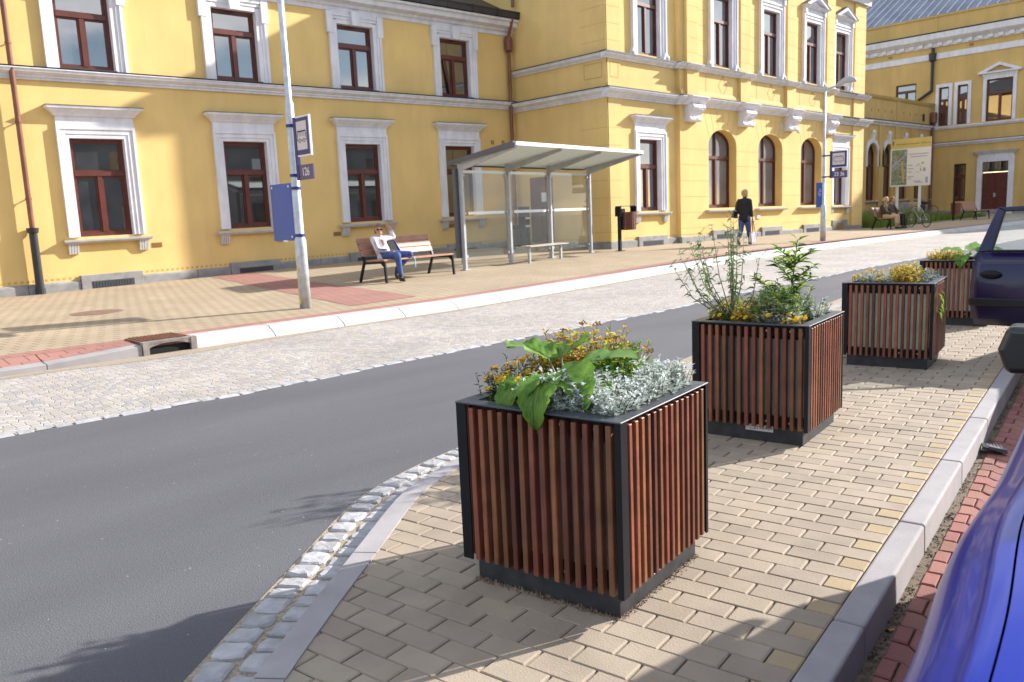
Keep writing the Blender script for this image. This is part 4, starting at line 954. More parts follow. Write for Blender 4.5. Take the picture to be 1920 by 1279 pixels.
# ================================================================ PLANTERS AND THEIR PLANTS
def make_planter():
    t = thing('planter', '', 'planter', group='slatted wooden planters on the paved island')
    m = MB(); h = .3475
    for (x0, x1, y0, y1) in ((-h, h, -h, -h + .062), (-h, h, h - .062, h), (-h, -h + .062, -h + .062, h - .062), (h - .062, h, -h + .062, h - .062)):
        m.box(((x0 + x1) / 2, (y0 + y1) / 2, .692), ((x1 - x0) / 2 - (.0 if y1 - y0 > .1 else 0), (y1 - y0) / 2, .003))
    m.build('rim', 'rim', t, bevel=.0015)
    for sx in (-1, 1):
        for sy in (-1, 1):
            left = sx * sy > 0; m = MB()
            x0, x1 = sorted((sx * .345, sx * (.300 if left else .322))); y0, y1 = sorted((sy * .345, sy * (.328 if left else .302)))
            P = [(x0, y0), (x1, y1)]; ox, oy = sx * .345, sy * .345; ix, iy = sx * .339, sy * .339
            ex, ey = (x0 if sx > 0 else x1), (y0 if sy > 0 else y1)
            L_ = [(ox, oy), (ex, oy), (ex, iy), (ix, iy), (ix, ey), (ox, ey)]
            m.prism([(x, y, .088) for x, y in L_], (0, 0, .6)); m.build('corner_post', 'black', t)
    for k in range(4):
        m = MB(); a = k * math.pi / 2
        for i in range(14):
            x = -.277 + i * .0442; y = -.3285; w = .0105
            X, Y = x * math.cos(a) - y * math.sin(a), x * math.sin(a) + y * math.cos(a)
            m.box((X, Y, .383 + random.uniform(-.002, .002)), (w, .0165, .293), a)
        m.build('slat_panel', 'slat', t, bevel=.0022)
    for k in range(4):
        a = k * math.pi / 2
        for z, hz in ((.655, .032), (.125, .028)):
            m = MB(); x, y = 0, -.306; m.box((x * math.cos(a) - y * math.sin(a), x * math.sin(a) + y * math.cos(a), z), (.30, .008, hz), a)
            for x in (-.235, -.02, .10, .235):
                p = Vector((x * math.cos(a) + .313 * math.sin(a), x * math.sin(a) - .313 * math.cos(a), z)); q = p + Vector((math.sin(a), -math.cos(a), 0)) * .010; m.tube([p, q], .006, 8, 1)
            m.build('slat_rail', ['black', 'alu'], t)
    m = MB(); m.box((0, 0, .38), (.294, .294, .225)); m.build('liner', 'liner', t)
    m = MB(); m.box((0, 0, .05), (.306, .306, .07)); m.build('plinth', M['plinthm'], t, bevel=.002)
    m = MB(); n = 12; g = [[(-.287 + .574 * i / n, -.287 + .574 * j / n, .655 + .018 * noise.noise((i * .7, j * .7, 1))) for i in range(n + 1)] for j in range(n + 1)]
    vs = [p for r in g for p in r]; m.add(vs, [(j * (n + 1) + i, j * (n + 1) + i + 1, (j + 1) * (n + 1) + i + 1, (j + 1) * (n + 1) + i) for j in range(n) for i in range(n)]); m.build('soil', 'soil', t)
    return t
M['plinthm'] = mat('dusty_black_plinth', (.028, .028, .032), .6, .5, 14)
PLN = [((-17.015, -14.056), 10.19, 'nearest slatted wooden planter, with huge burdock leaves hanging over its rim'),
       ((-14.78, -13.565), 9.76, 'slatted wooden planter with tall thin weeds and a white handwritten sticker on its plinth'),
       ((-12.245, -13.304), 11.5, 'third slatted wooden planter, yellow flowers on top and trailing leaves down its side'),
       ((-9.64, -12.96), 10.5, 'farthest slatted wooden planter, partly hidden behind the open violet car door')]
pl0 = make_planter(); PL = []
for i, ((x, y), a, lab) in enumerate(PLN):
    rz = R_(a - 90)
    if i == 0: pl0.location = (x, y, .001); pl0.rotation_euler = (0, 0, rz); pl0['label'] = lab; PL.append(pl0)
    else: PL.append(dup(pl0, (x, y, .001), rz, lab))
for q in (2, 3):
    ln_ = [c for c in PL[q].children if c.name.startswith('liner')][0]; ln_.data = ln_.data.copy(); ln_.data.materials[0] = M['liner_lit']
# stickers: a handwritten one on the second planter, plain ones on the first and last
m = MB(); m.box((.055, -.3075, .078), (.082, .001, .021)); st = m.build('sticker', 'paper', PL[1])
text_obj('handwriting', 'CZ11A469', .03, Matrix.Translation((.065, -.3088, .076)) @ Matrix.Rotation(R_(90), 4, 'X') @ Matrix.Rotation(R_(2), 4, 'Z'), 'ink', st, .0002)
m = MB(); m.box((.3075, -.02, .068), (.001, .038, .010)); m.build('sticker', 'paper', PL[0])
m = MB(); m.box((-.16, -.3075, .045), (.05, .001, .008)); m.build('sticker', 'paper', PL[3])
# dry moss along the foot of the nearest planter
def place(o, i, z=.655):
    (x, y), a, _ = PLN[i]; o.location = (x, y, z); o.rotation_euler = (0, 0, R_(a - 90)); return o
M['moss'] = mat('dry_moss', (.24, .17, .11), .95, .4, 60, island=.4)
m = MB(); rr = random.Random(2)
for i in range(900):
    s = rr.random()
    if s < .55: p = Vector((rr.uniform(-.31, .31), -.308 - abs(rr.gauss(0, .012)), 0))
    else: p = Vector((.308 + abs(rr.gauss(0, .012)), rr.uniform(-.31, .31), 0))
    h = rr.uniform(.003, .012) * (1.5 if s < .55 else .7); d = Vector((rr.uniform(-1, 1), rr.uniform(-1, 1), 0)) * .006; e = Vector((-d.y, d.x, 0)) * .5
    m.add([p - e, p + e, p + d + Vector((0, 0, h))], [(0, 1, 2)])
o = m.build('dry_moss', 'moss', fix=False); place(o, 0, .001); tag(o, 'dry brown moss tufts growing along the foot of the nearest planter', 'moss', kind='stuff')

def leaf(m, p, d, L, W, mi=0, droop=.15, fold=.2, up=None):
    d = Vector(d).normalized(); u = Vector(up) if up else Vector((0, 0, 1)); s = d.cross(u)
    if s.length < .05: s = d.cross(Vector((1, .3, 0)))
    s.normalize(); n = s.cross(d); a = p + d * L * .45; b = p + d * L - n * L * droop * 1.6
    m.add([p, a - s * W / 2 + n * (W * fold), a - n * L * droop * .3, a + s * W / 2 + n * (W * fold), b], [(0, 1, 2), (0, 2, 3), (1, 4, 2), (2, 4, 3)], mi)
def rdir(r, up=.5, spread=1.):
    a = r.uniform(0, 6.283); z = up + r.uniform(-.35, .35); return Vector((math.cos(a) * spread, math.sin(a) * spread, z)).normalized()
LF1 = lambda nm, c, isl_=.3, sub=.35, rough=.5: mat(nm, c, rough, .15, 20, island=isl_, sub=sub)
M['l_silver'] = LF1('silver_leaf', (.74, .78, .74), .16, .2, .75); M['l_silver2'] = LF1('silver_underleaf', (.42, .50, .43), .2, .2, .75)
M['l_green'] = LF1('green_leaf', (.12, .28, .035), .35); M['l_dark'] = LF1('dark_green_leaf', (.03, .075, .022), .4, .25); M['l_lime'] = LF1('lime_leaf', (.34, .43, .05), .3, .45)
M['l_yell'] = LF1('yellow_spiraea_leaf', (.60, .46, .07), .3, .4); M['l_orange'] = LF1('orange_spiraea_leaf', (.50, .23, .05), .3, .3); M['f_brown'] = LF1('brown_seed_head', (.36, .19, .10), .4, .1)
M['f_yell'] = LF1('yellow_flower', (.75, .47, .015), .15, .3); M['stem'] = mat('plant_stem', (.11, .13, .05), .6, .3, 20); M['l_weed'] = LF1('grey_green_leaf', (.19, .27, .13), .35, .3); M['stem_br'] = mat('brown_stem', (.15, .12, .07), .7, .3, 20)
def burdock_mat():
    m = bpy.data.materials.new('burdock_leaf'); m.use_nodes = True; n = m.node_tree; b = n.nodes['Principled BSDF']; L = n.links
    at = n.nodes.new('ShaderNodeAttribute'); at.attribute_name = 'vein'; t = n.nodes.new('ShaderNodeTexCoord'); no = n.nodes.new('ShaderNodeTexNoise'); no.inputs['Scale'].default_value = 16; no.inputs['Detail'].default_value = 6; L.new(t.outputs['Object'], no.inputs['Vector'])
    c1 = n.nodes.new('ShaderNodeValToRGB'); c1.color_ramp.elements[0].color = (.085, .215, .02, 1); c1.color_ramp.elements[1].color = (.22, .40, .05, 1); c1.color_ramp.elements[0].position = .3; c1.color_ramp.elements[1].position = .72; L.new(no.outputs[0], c1.inputs[0])
    mv = n.nodes.new('ShaderNodeMixRGB'); mv.inputs[2].default_value = (.34, .47, .16, 1); L.new(at.outputs['Fac'], mv.inputs[0]); L.new(c1.outputs[0], mv.inputs[1])
    g = n.nodes.new('ShaderNodeNewGeometry'); mb = n.nodes.new('ShaderNodeMixRGB'); mb.inputs[2].default_value = (.17, .27, .12, 1); mm_ = n.nodes.new('ShaderNodeMath'); mm_.operation = 'MULTIPLY'; mm_.inputs[1].default_value = .75; L.new(g.outputs['Backfacing'], mm_.inputs[0]); L.new(mm_.outputs[0], mb.inputs[0]); L.new(mv.outputs[0], mb.inputs[1])
    L.new(mb.outputs[0], b.inputs['Base Color']); b.inputs['Roughness'].default_value = .5; b.inputs['Specular IOR Level'].default_value = .35
    bp = n.nodes.new('ShaderNodeBump'); bp.inputs['Strength'].default_value = .5; bp.inputs['Distance'].default_value = .004; ad = n.nodes.new('ShaderNodeMath'); ad.operation = 'MULTIPLY_ADD'; ad.inputs[1].default_value = -1.2; L.new(at.outputs['Fac'], ad.inputs[0]); L.new(no.outputs[0], ad.inputs[2]); L.new(ad.outputs[0], bp.inputs['Height']); L.new(bp.outputs[0], b.inputs['Normal'])
    tr = n.nodes.new('ShaderNodeBsdfTranslucent'); L.new(mb.outputs[0], tr.inputs[0]); ms = n.nodes.new('ShaderNodeMixShader'); ms.inputs[0].default_value = .45; L.new(b.outputs[0], ms.inputs[1]); L.new(tr.outputs[0], ms.inputs[2]); L.new(ms.outputs[0], n.nodes['Material Output'].inputs[0])
    return m
M['burdock'] = burdock_mat()
VEIN = []
def shrub(name, i, boxes, seed, mats, N, hgt, L, W, label, cat='shrub', shoots=9, upb=.75, flowers=None, group=None, z=.655, heads=None):
    r = random.Random(seed); m = MB(); fl = []
    for q in range(N):
        x0, x1, y0, y1 = boxes[q % len(boxes)]
        x, y = r.uniform(x0, x1), r.uniform(y0, y1); cx, cy = (x0 + x1) / 2, (y0 + y1) / 2
        ex = 1 - .55 * max(abs(x - cx) / max((x1 - x0) / 2, .01), abs(y - cy) / max((y1 - y0) / 2, .01)) ** 2
        H = hgt * r.uniform(.45, 1.08) * (.35 + .65 * ex); lean = Vector((r.uniform(-.35, .35) + (x - cx) * 1.2, r.uniform(-.35, .35) + (y - cy) * 1.2, 1)).normalized()
        b = Vector((x, y, 0)); tip = b + lean * H
        m.tube([b, b.lerp(tip, .5), tip], [.0022, .0016, .0008], 4, len(mats), cap=False)
        for k in range(shoots):
            fr = r.uniform(.2, 1.0); p = b.lerp(tip, fr); d = rdir(r, upb * (.4 + .8 * fr))
            leaf(m, p, d, L * r.uniform(.7, 1.25) * (1.15 - .35 * fr), W * r.uniform(.7, 1.2), r.choices(range(len(mats)), weights=[3] + [1.3] * (len(mats) - 1))[0], r.uniform(0, .3), .25)
        if heads and r.random() < heads:
            for k in range(16): m.ball(tip + Vector((r.uniform(-.016, .016), r.uniform(-.016, .016), r.uniform(-.004, .012))), .0035, 5, 4, len(mats) + 1)
        if flowers and r.random() < flowers:
            c = tip + Vector((0, 0, .006)); n = Vector((r.uniform(-.5, .5) - .5, r.uniform(-.5, .5) - .6, .8)).normalized(); s = n.cross(Vector((0, 1, .2))).normalized(); t = n.cross(s)
            f = MB(); fl.append(f)
            for k in range(5):
                a = k * 1.2566; d = s * math.cos(a) + t * math.sin(a); e = s * math.cos(a + 1.57) + t * math.sin(a + 1.57); R0 = r.uniform(.011, .015)
                f.add([c, c + d * R0 * .7 + e * R0 * .6 + n * .003, c + d * R0 * 1.25 + n * .004, c + d * R0 * .7 - e * R0 * .6 + n * .003], [(0, 1, 2, 3)])
            f.ball(c + n * .003, .004, 5, 4)
    ms = list(mats) + ['stem_br', 'f_brown']
    o = m.build(name, ms, fix=False); place(o, i, z); tag(o, label, cat, group)
    for f in fl[:90]: f.build('flower', 'f_yell', o, fix=False)
    return o
SG = 'silver-leaved bushes in the planters'; YG = 'yellow-leaved spiraea shrubs in the planters'; CG = 'yellow-flowering cinquefoil shrubs in the planters'
shrub('silver_bush', 0, [(.03, .29, -.27, .0), (.12, .30, -.02, .30), (-.10, .15, -.28, -.14)], 31, ['l_silver', 'l_silver2'], 760, .16, .026, .0105, 'silver-leaved bush filling the right half of the nearest planter', shoots=16, upb=.9, group=SG)
shrub('spiraea', 0, [(-.29, .0, .06, .29), (-.2, .08, .14, .29)], 32, ['l_yell', 'l_lime', 'l_yell', 'l_orange'], 170, .27, .036, .016, 'yellow and orange spiraea at the back of the nearest planter behind the burdock', shoots=15, group=YG, heads=.28)
shrub('green_shrub', 0, [(.0, .16, .0, .22)], 33, ['l_green', 'l_lime', 'l_green'], 90, .23, .04, .014, 'fresh green shrub between burdock and silver bush in the nearest planter', shoots=15)
shrub('cinquefoil', 0, [(-.30, -.12, -.28, -.03), (-.31, -.2, -.2, .1)], 34, ['l_dark', 'l_green'], 95, .18, .022, .008, 'dark shrub with yellow flowers at the left corner of the nearest planter', shoots=14, flowers=.45, group=CG, heads=.12)

# burdock: big wavy heart-shaped leaves on stalks
def big_leaf(m, base, d, L, W, droop, twist=0., cup=.25, seed=0, tilt=0.):
    r = random.Random(seed); d = Vector((d[0], d[1], 0)).normalized(); s = Vector((-d.y, d.x, 0)); n = 25; k = 14; vs = []
    pos = Vector(base); ang = math.asin(max(-1, min(1, tilt))); step = L / (n - 1)
    for i in range(n):
        t = i / (n - 1); ax = d * math.cos(ang) + Vector((0, 0, math.sin(ang))); nm = -d * math.sin(ang) + Vector((0, 0, math.cos(ang)))
        w = W * (math.sin(math.pi * min(1, (t * .93 + .07)) ** .72) ** .85) * (1 if t < .999 else .02)
        back = -.16 * L * max(0, 1 - t * 5)
        for j in range(-k, k + 1):
            u = j / k; ph = seed * 1.7
            wav = .09 * W * math.sin(t * 13 + ph + u * 2) * abs(u) ** 2 + .04 * W * math.sin(t * 29 + u * 5 + ph) * abs(u) + .016 * W * abs(math.sin(9 * (t - abs(u) * .35))) * (1 - abs(u) * .5)
            tw = twist * u; ed = 1 + (.07 * math.sin(t * 37 + ph) + .04 * math.sin(t * 71 + ph)) * max(0, abs(u) - .7) / .3
            lat = ((t - abs(u) * .42) * 6.5) % 1; VEIN.append(max(math.exp(-(u / .045) ** 2), .7 * math.exp(-((lat - .5) / .07) ** 2) * (1 - abs(u) * .6)))
            vs.append(pos + s * (u * w * ed) + ax * (back * abs(u) + .10 * L * abs(u) * (1 - t)) + nm * (cup * w * abs(u) ** 1.4 + wav + tw * W - .07 * W * math.exp(-(u / .07) ** 2) + .035 * W * math.exp(-((((t - abs(u) * .45) * 6) % 1 - .5) / .16) ** 2) * min(1, abs(u) * 4)))
        pos = pos + ax * step; ang -= droop * (.35 + 1.3 * t) / (n - 1)
    q = 2 * k + 1
    m.add(vs, [(i * q + j, (i + 1) * q + j, (i + 1) * q + j + 1, i * q + j + 1) for i in range(n - 1) for j in range(q - 1)])
def burdock(i, leaves, label, z=.655, sc=1.):
    m = MB(); st = MB(); VEIN.clear()
    for k, (bx, by, bz, dx, dy, L, W, dr, tw, cup, tl, rx, ry) in enumerate(leaves):
        L *= sc; W *= sc
        big_leaf(m, (bx, by, bz), (dx, dy), L, W, dr, tw, cup, k + 1, tl)
        st.tube([(rx, ry, 0), ((rx + bx) / 2, (ry + by) / 2, bz * .7), (bx, by, bz)], [.006, .005, .004], 6)
    o = m.build('burdock', 'burdock', fix=False, smooth=True); place(o, i, z)
    ca = o.data.attributes.new('vein', 'FLOAT', 'POINT'); ca.data.foreach_set('value', VEIN); tag(o, label, 'plant', 'broad-leaved burdocks in the planters'); st.build('leaf_stalk', 'stem', o, smooth=True)
    return o
#        base x,y,z            dir        L    W    droop twist cup tilt  root
burdock(0, [(-.12, -.06, .17, -.95, .10, .21, .088, .8, .10, .30, .40, -.05, -.08),
            (-.10, .0, .165, -.15, .95, .18, .085, .9, -.25, .25, .45, -.05, -.05),
            (.0, -.03, .13, .95, .35, .22, .062, .9, -.2, .45, .50, -.04, -.07),
            (-.03, -.14, .125, .75, -.50, .26, .075, 1.9, .30, .35, .32, -.04, -.11),
            (.06, -.10, .09, .75, -.45, .19, .075, 2.0, -.15, .25, .3, -.03, -.09),
            (-.03, -.18, .13, .25, -1.0, .29, .072, 2.75, .14, .22, .12, -.05, -.11),
            (-.10, -.19, .10, -.35, -.9, .18, .068, 2.3, -.12, .2, .15, -.06, -.11),
            (-.04, -.20, .12, -.05, -1.0, .16, .055, 2.2, .2, .25, .25, -.05, -.12)], 'burdock with broad bright green leaves drooping over the front rim of the nearest planter', sc=1.04)

# second planter
def weed(name, i, base, H, spread, n, seed, label, leafL, leafW, mats, fan=.55, tuft=True, bias=(0, 0), lf_n=8):
    r = random.Random(seed); m = MB(); st = MB(); bx, by = base
    for q in range(n):
        a = r.uniform(0, 6.283); f = (q / max(1, n - 1)); sp = spread * (f ** .8); hh = H * (1 - .45 * f) * r.uniform(.88, 1.05)
        tip = Vector((bx + math.cos(a) * sp + bias[0] * f, by + math.sin(a) * sp + bias[1] * f, hh)); mid = Vector((bx, by, 0)).lerp(tip, .5) + Vector((math.cos(a), math.sin(a), 0)) * sp * .18 - Vector((0, 0, hh * .08 * f))
        st.tube([(bx, by, 0), Vector((bx, by, 0)).lerp(mid, .5), mid, mid.lerp(tip, .5), tip], [.0045, .004, .003, .002, .001], 5, cap=False)
        for k in range(lf_n):
            t = r.uniform(.12, 1.0); p = (Vector((bx, by, 0)).lerp(mid, t * 2) if t < .5 else mid.lerp(tip, t * 2 - 1))
            leaf(m, p, rdir(r, .2), leafL * r.uniform(.5, 1.2) * (1.25 - .6 * t), leafW * r.uniform(.6, 1.2), r.randrange(len(mats)), r.uniform(.1, .5), .25)
        if tuft:
            for b in range(r.randrange(3, 7)):
                p0 = mid.lerp(tip, r.uniform(.25, 1)); p1 = p0 + rdir(r, .9) * r.uniform(.04, .09); st.tube([p0, p1], [.0011, .0007], 4, cap=False)
                for k in range(14): p = p0.lerp(p1, r.uniform(.35, 1.05)); leaf(m, p, rdir(r, .5), .010 * r.uniform(.6, 1.5), .006, 0, .2)
    o = m.build(name, mats, fix=False); place(o, i); tag(o, label, 'plant'); st.build('stem', 'stem_br', o, smooth=True); return o
weed('goosefoot', 1, (-.185, -.10), .68, .34, 17, 5, 'tall thin-stemmed weed with small grey-green leaves rising from the second planter', .050, .021, ['l_weed', 'l_weed', 'l_green'], lf_n=24, bias=(-.10, .04))
def leafy_stalk(i, base, H, seed, label, nb=5):
    r = random.Random(seed); m = MB(); st = MB(); b = Vector((*base, 0)); top = b + Vector((.06, -.02, H))
    ax = [(b, top, .55)] + [(b.lerp(top, t), b.lerp(top, t) + Vector((math.cos(a) * .16, math.sin(a) * .16, .12)) * s, 1) for t, a, s in ((.25, 3.3, 1.25), (.35, 5.8, 1.0), (.5, .5, .8), (.5, 2.6, 1.05), (.62, 4.4, .7), (.7, 5.9, .75), (.72, 2.9, .7))]
    for p, q, _ in ax:
        st.tube([p, p.lerp(q, .5) + Vector((0, 0, .01)), q], [.005, .004, .002], 6)
        n = int((q - p).length / .0062)
        for k in range(n):
            t = (k + 1) / n
            if _ == .55 and t < .3: continue
            leaf(m, p.lerp(q, t), rdir(r, .55), r.uniform(.05, .085), r.uniform(.017, .026), r.choice((0, 0, 1, 2)), r.uniform(.05, .3), .2)
    o = m.build('willow_shoot', ['l_green', 'l_lime', 'l_dark'], fix=False); place(o, i); tag(o, label, 'plant'); st.build('stem', 'stem_br', o); return o
leafy_stalk(1, (.12, -.02), .50, 8, 'bushy upright green shoot with narrow leaves, right of the tall weed in the second planter')
shrub('spiraea', 1, [(-.12, .10, -.27, .05), (-.3, -.1, -.2, .2)], 42, ['l_yell', 'l_lime', 'l_orange'], 130, .16, .028, .013, 'yellow-green spiraea at the middle of the second planter', shoots=15, group=YG)
shrub('green_shrub', 1, [(-.14, .12, .05, .28)], 43, ['l_dark', 'l_green'], 70, .22, .03, .008, 'dark green feathery shrub at the back of the second planter', shoots=16)
shrub('green_shrub', 1, [(-.02, .2, -.25, .1)], 46, ['l_weed', 'l_lime', 'l_green'], 130, .27, .036, .016, 'airy pale green shrub under the leafy shoot in the second planter', shoots=14)
shrub('silver_bush', 1, [(.02, .28, .02, .29), (.0, .25, -.28, -.1)], 44, ['l_silver', 'l_silver2', 'l_weed'], 260, .16, .022, .009, 'silver-leaved bush at the right of the second planter', shoots=15, upb=.9, group=SG)
shrub('cinquefoil', 1, [(.1, .29, -.29, -.15), (-.25, .28, -.29, -.24)], 45, ['l_dark', 'l_weed'], 60, .085, .018, .007, 'low yellow-flowering shrub along the front of the second planter', shoots=10, flowers=.75, group=CG)
# third planter
shrub('cinquefoil', 2, [(-.29, -.08, -.05, .28), (-.28, -.05, -.29, -.15)], 52, ['l_weed', 'l_dark'], 70, .12, .018, .007, 'yellow-flowering shrub at the left of the third planter', shoots=12, flowers=.6, group=CG)
shrub('silver_bush', 2, [(-.22, .0, -.28, -.05), (.12, .29, -.1, .28)], 53, ['l_silver', 'l_silver2', 'l_weed'], 240, .13, .022, .009, 'silver-leaved bush in the third planter', shoots=13, upb=.9, group=SG)
shrub('spiraea', 2, [(-.02, .22, -.25, .2), (.0, .15, .0, .25)], 54, ['l_yell', 'l_lime', 'l_orange'], 140, .20, .032, .014, 'yellow spiraea at the middle of the third planter', shoots=15, group=YG)
m = MB(); r = random.Random(6)
for k in range(12): leaf(m, Vector((.352 + r.uniform(0, .02), -.20 + r.uniform(-.03, .06), -.03 - k * .018)), (.6, r.uniform(-.7, .7), -.5), .06, .022, k % 2, .3)
o = m.build('bindweed', ['l_green', 'l_lime'], fix=False); place(o, 2); tag(o, 'pale green trailing leaves hanging down the right side of the third planter', 'plant')
# fourth planter
shrub('spiraea', 3, [(-.3, .05, -.28, .2), (-.3, 0, -.1, .28)], 62, ['l_yell', 'l_lime', 'l_orange'], 120, .17, .03, .012, 'yellow-orange spiraea at the left of the farthest planter', shoots=14, group=YG)
burdock(3, [(.02, -.1, .10, -.9, -.5, .22, .08, 1.0, .1, .3, .5, .08, -.05), (.10, -.1, .13, .8, -.6, .28, .10, 1.3, -.1, .3, .5, .08, -.05), (.06, -.18, .08, -.1, -1, .26, .085, 2.4, .1, .2, .2, .08, -.08), (.16, -.02, .1, 1, .2, .24, .09, 1.2, .2, .3, .4, .1, -.03), (.18, .08, .1, .6, .8, .24, .09, 1.2, .2, .3, .4, .1, 0)], 'burdock with broad leaves on the farthest planter, half behind the car door')
# weeds and grass before the link building
m = MB(); r = random.Random(17)
M['grass'] = mat('meadow_grass', (.14, .21, .035), .7, .3, 1.2, island=.35, sub=.3)
for q in range(17000):
    x = r.uniform(17.5, 34); y = r.uniform(-.75 if x < 24 else -.2, 5.0) if r.random() < .8 else r.uniform(-.75 if x < 24 else 0, .8); z = walk_z(x, y)
    h = r.uniform(.25, .85) * (.45 if x > 25 else 1); w = .012; a = r.uniform(0, 6.28); s = Vector((math.cos(a), math.sin(a), 0)) * w; l = Vector((r.uniform(-.5, .5), r.uniform(-.5, .5), 0)) * h * .6
    m.add([Vector((x, y, z)) - s, Vector((x, y, z)) + s, Vector((x, y, z + h)) + l], [(0, 1, 2)])
o = m.build('grass', 'grass', fix=False); tag(o, 'long uncut grass growing before the arched link building', 'grass', kind='stuff')
m = MB(); m.add([(17.4, -.85, walk_z(17.4, -.85) + .012), (24, -.85, walk_z(24, -.85) + .012), (34, .1, walk_z(34, 0) + .012), (34, 5.2, walk_z(34, 5.2) + .02), (17.4, 5.2, walk_z(17.4, 5.2) + .02)], [(0, 1, 2, 3, 4)])
M['turf'] = mat('turf', (.12, .15, .035), .95, .3, 2)
structure(m.build('turf', 'turf'))
r = random.Random(23); m = MB(); st = MB()
for q in range(5):
    b = Vector((26.2 + r.uniform(-.3, .3), 4.2 + r.uniform(-.3, .3), .2)); t = b + Vector((r.uniform(-.3, .3), r.uniform(-.3, .3), r.uniform(1.4, 2.1))); st.tube([b, b.lerp(t, .5), t], [.02, .015, .008], 5)
    for k in range(60): leaf(m, b.lerp(t, r.uniform(.25, 1)), rdir(r, .3), r.uniform(.12, .22), .08, k % 2, .3)
o = m.build('wild_shrub', ['l_dark', 'l_green'], fix=False); tag(o, 'slender dark green wild shrub against the arched link wall', 'shrub'); st.build('stem', 'stem_br', o)
# ================================================================ STREET FURNITURE
def gz(x, y): return walk_z(x, y)
# ---- lamp post with bus-stop plates in front of the range
def bus_sign(post, side, z, w, h, ang, pic=True, num=None):
    pass
x0, y0 = -13.0, -4.70; z0 = gz(x0, y0)
pA = thing('lamp_post', 'galvanised lamp post on the left carrying the 126 bus-stop plates', 'lamp post', (x0, y0, z0), group='lamp posts with bus-stop plates')
m = MB(); m.tube([(0, 0, 0), (0, 0, 1.05), (0, 0, 1.10), (0, 0, 3.08), (0, 0, 3.12), (0, 0, 7.0)], [.088, .088, .066, .064, .048, .040], 18)
m.build('pole', 'galv', pA, smooth=True)
m = MB(); m.tube([(0, 0, 6.95), (0, -.3, 7.2), (0, -.9, 7.25)], .03, 8); m.ball((0, -1.2, 7.25), (.12, .38, .07), 10, 7); m.build('lamp_head', 'galv', pA, smooth=True)
def clamp(p, z, r, d=(0, 1)):
    m = MB(); m.tube([(0, 0, z - .022), (0, 0, z + .022)], r + .008, 16); m.bar((0, 0, z), (d[0] * .16, d[1] * .16, z), .03, .044); return m
# pictogram flag to the right (towards the street)
def flag(parent, y1, y2, zb, zt, num, nz0, nz1, numtxt, rz=0.):
    s = -1; m = MB(); m.box((0, (y1) - .03, (zt + nz0) / 2), (.022, .035, (zt - nz0) / 2)); m.build('sign_bracket', 'navy', parent)
    m = MB(); m.box((0, (y1 + y2) / 2, (zb + zt) / 2), (.016, abs(y2 - y1) / 2, (zt - zb) / 2)); sg = m.build('stop_sign', 'whitep', parent, bevel=.004)
    m = MB(); m.box((0, (y1 + y2) / 2, (zb + zt) / 2), (.018, abs(y2 - y1) / 2 - .022, (zt - zb) / 2 - .022)); m.build('sign_border', 'navy', sg)
    m = MB(); m.box((0, (y1 + y2) / 2, (zb + zt) / 2 + .01), (.0195, abs(y2 - y1) / 2 - .085, (zt - zb) / 2 - .085)); m.build('sign_face', 'paper', sg)
    # bus pictogram: roof line, window posts, body, two wheels
    m = MB(); yc = (y1 + y2) / 2; zc = (zb + zt) / 2 + .0; X = -.0205; k = min(1, abs(y2 - y1) / .55)
    def ln(a, b, t=.011): m.bar((X, yc - a[0] * k, zc + a[1] * k), (X, yc - b[0] * k, zc + b[1] * k), t, .002, up=(1, 0, 0))
    ln((-.15, .085), (.15, .085), .02)
    for i in range(6): ln((-.14 + i * .056, .08), (-.14 + i * .056, .0), .008)
    ln((-.15, .06), (-.155, -.07)); ln((.15, .06), (.155, -.07)); ln((-.155, -.07), (-.11, -.07)); ln((-.04, -.07), (.04, -.07)); ln((.11, -.07), (.155, -.07))
    for c in (-.075, .075):
        P = [(c + .034 * math.cos(a * .785), -.075 + .034 * math.sin(a * .785)) for a in range(9)]
        for a, b in zip(P[:-1], P[1:]): ln(a, b, .009)
    m.build('bus_pictogram', 'ink', sg)
    m = MB(); m.box((0, (y1 + y2) / 2, (nz0 + nz1) / 2), (.014, abs(y2 - y1) / 2, (nz1 - nz0) / 2)); np_ = m.build('number_plate', M['plum'], parent, bevel=.003)
    mt = Matrix.Translation((-.0155, (y1 + y2) / 2 - .03, (nz0 + nz1) / 2)) @ Matrix(((0, 0, -1, 0), (-1, 0, 0, 0), (0, 1, 0, 0), (0, 0, 0, 1)))
    text_obj('route_number', numtxt, .17, mt, 'whitep', np_, .0006, .85)
M['plum'] = mat('plum_enamel', (.085, .065, .16), .4, .05, 3)
h = z0
flag(pA, -.10, -.56, 2.36 - h, 2.94 - h, None, 2.02 - h, 2.24 - h, '126')
for z in (2.83 - h, 2.10 - h):
    clamp(pA, z, .066, (0, -.6)).build('clamp', 'navy', pA)
# timetable case seen from behind, on the other side
m = MB(); m.box((0, .47, 1.56 - h), (.018, .33, .44)); c_ = m.build('timetable_case', 'blue', pA, bevel=.008, seg=2)
for yy, zz in ((.20, 1.95), (.20, 1.18), (.73, 1.95)): m = MB(); m.tube([(-.02, yy, zz - h), (-.026, yy, zz - h)], .018, 10); m.build('bolt', 'whitep', c_)
for z in (1.91 - h, 1.20 - h): clamp(pA, z, .070, (0, .9)).build('clamp', 'navy', pA)
m = MB(); m.box((-.02, .42, 1.115 - h), (.002, .07, .012)); m.build('paper_edge', 'whitep', c_)
ys_ = mat('yellow_sticker', (.75, .5, .05), .5, 0)
for z, q in ((.62, .03), (.12, .045)): m = MB(); m.box((-.087, -.01, z), (.003, .018, q)); m.build('sticker', ys_, pA)

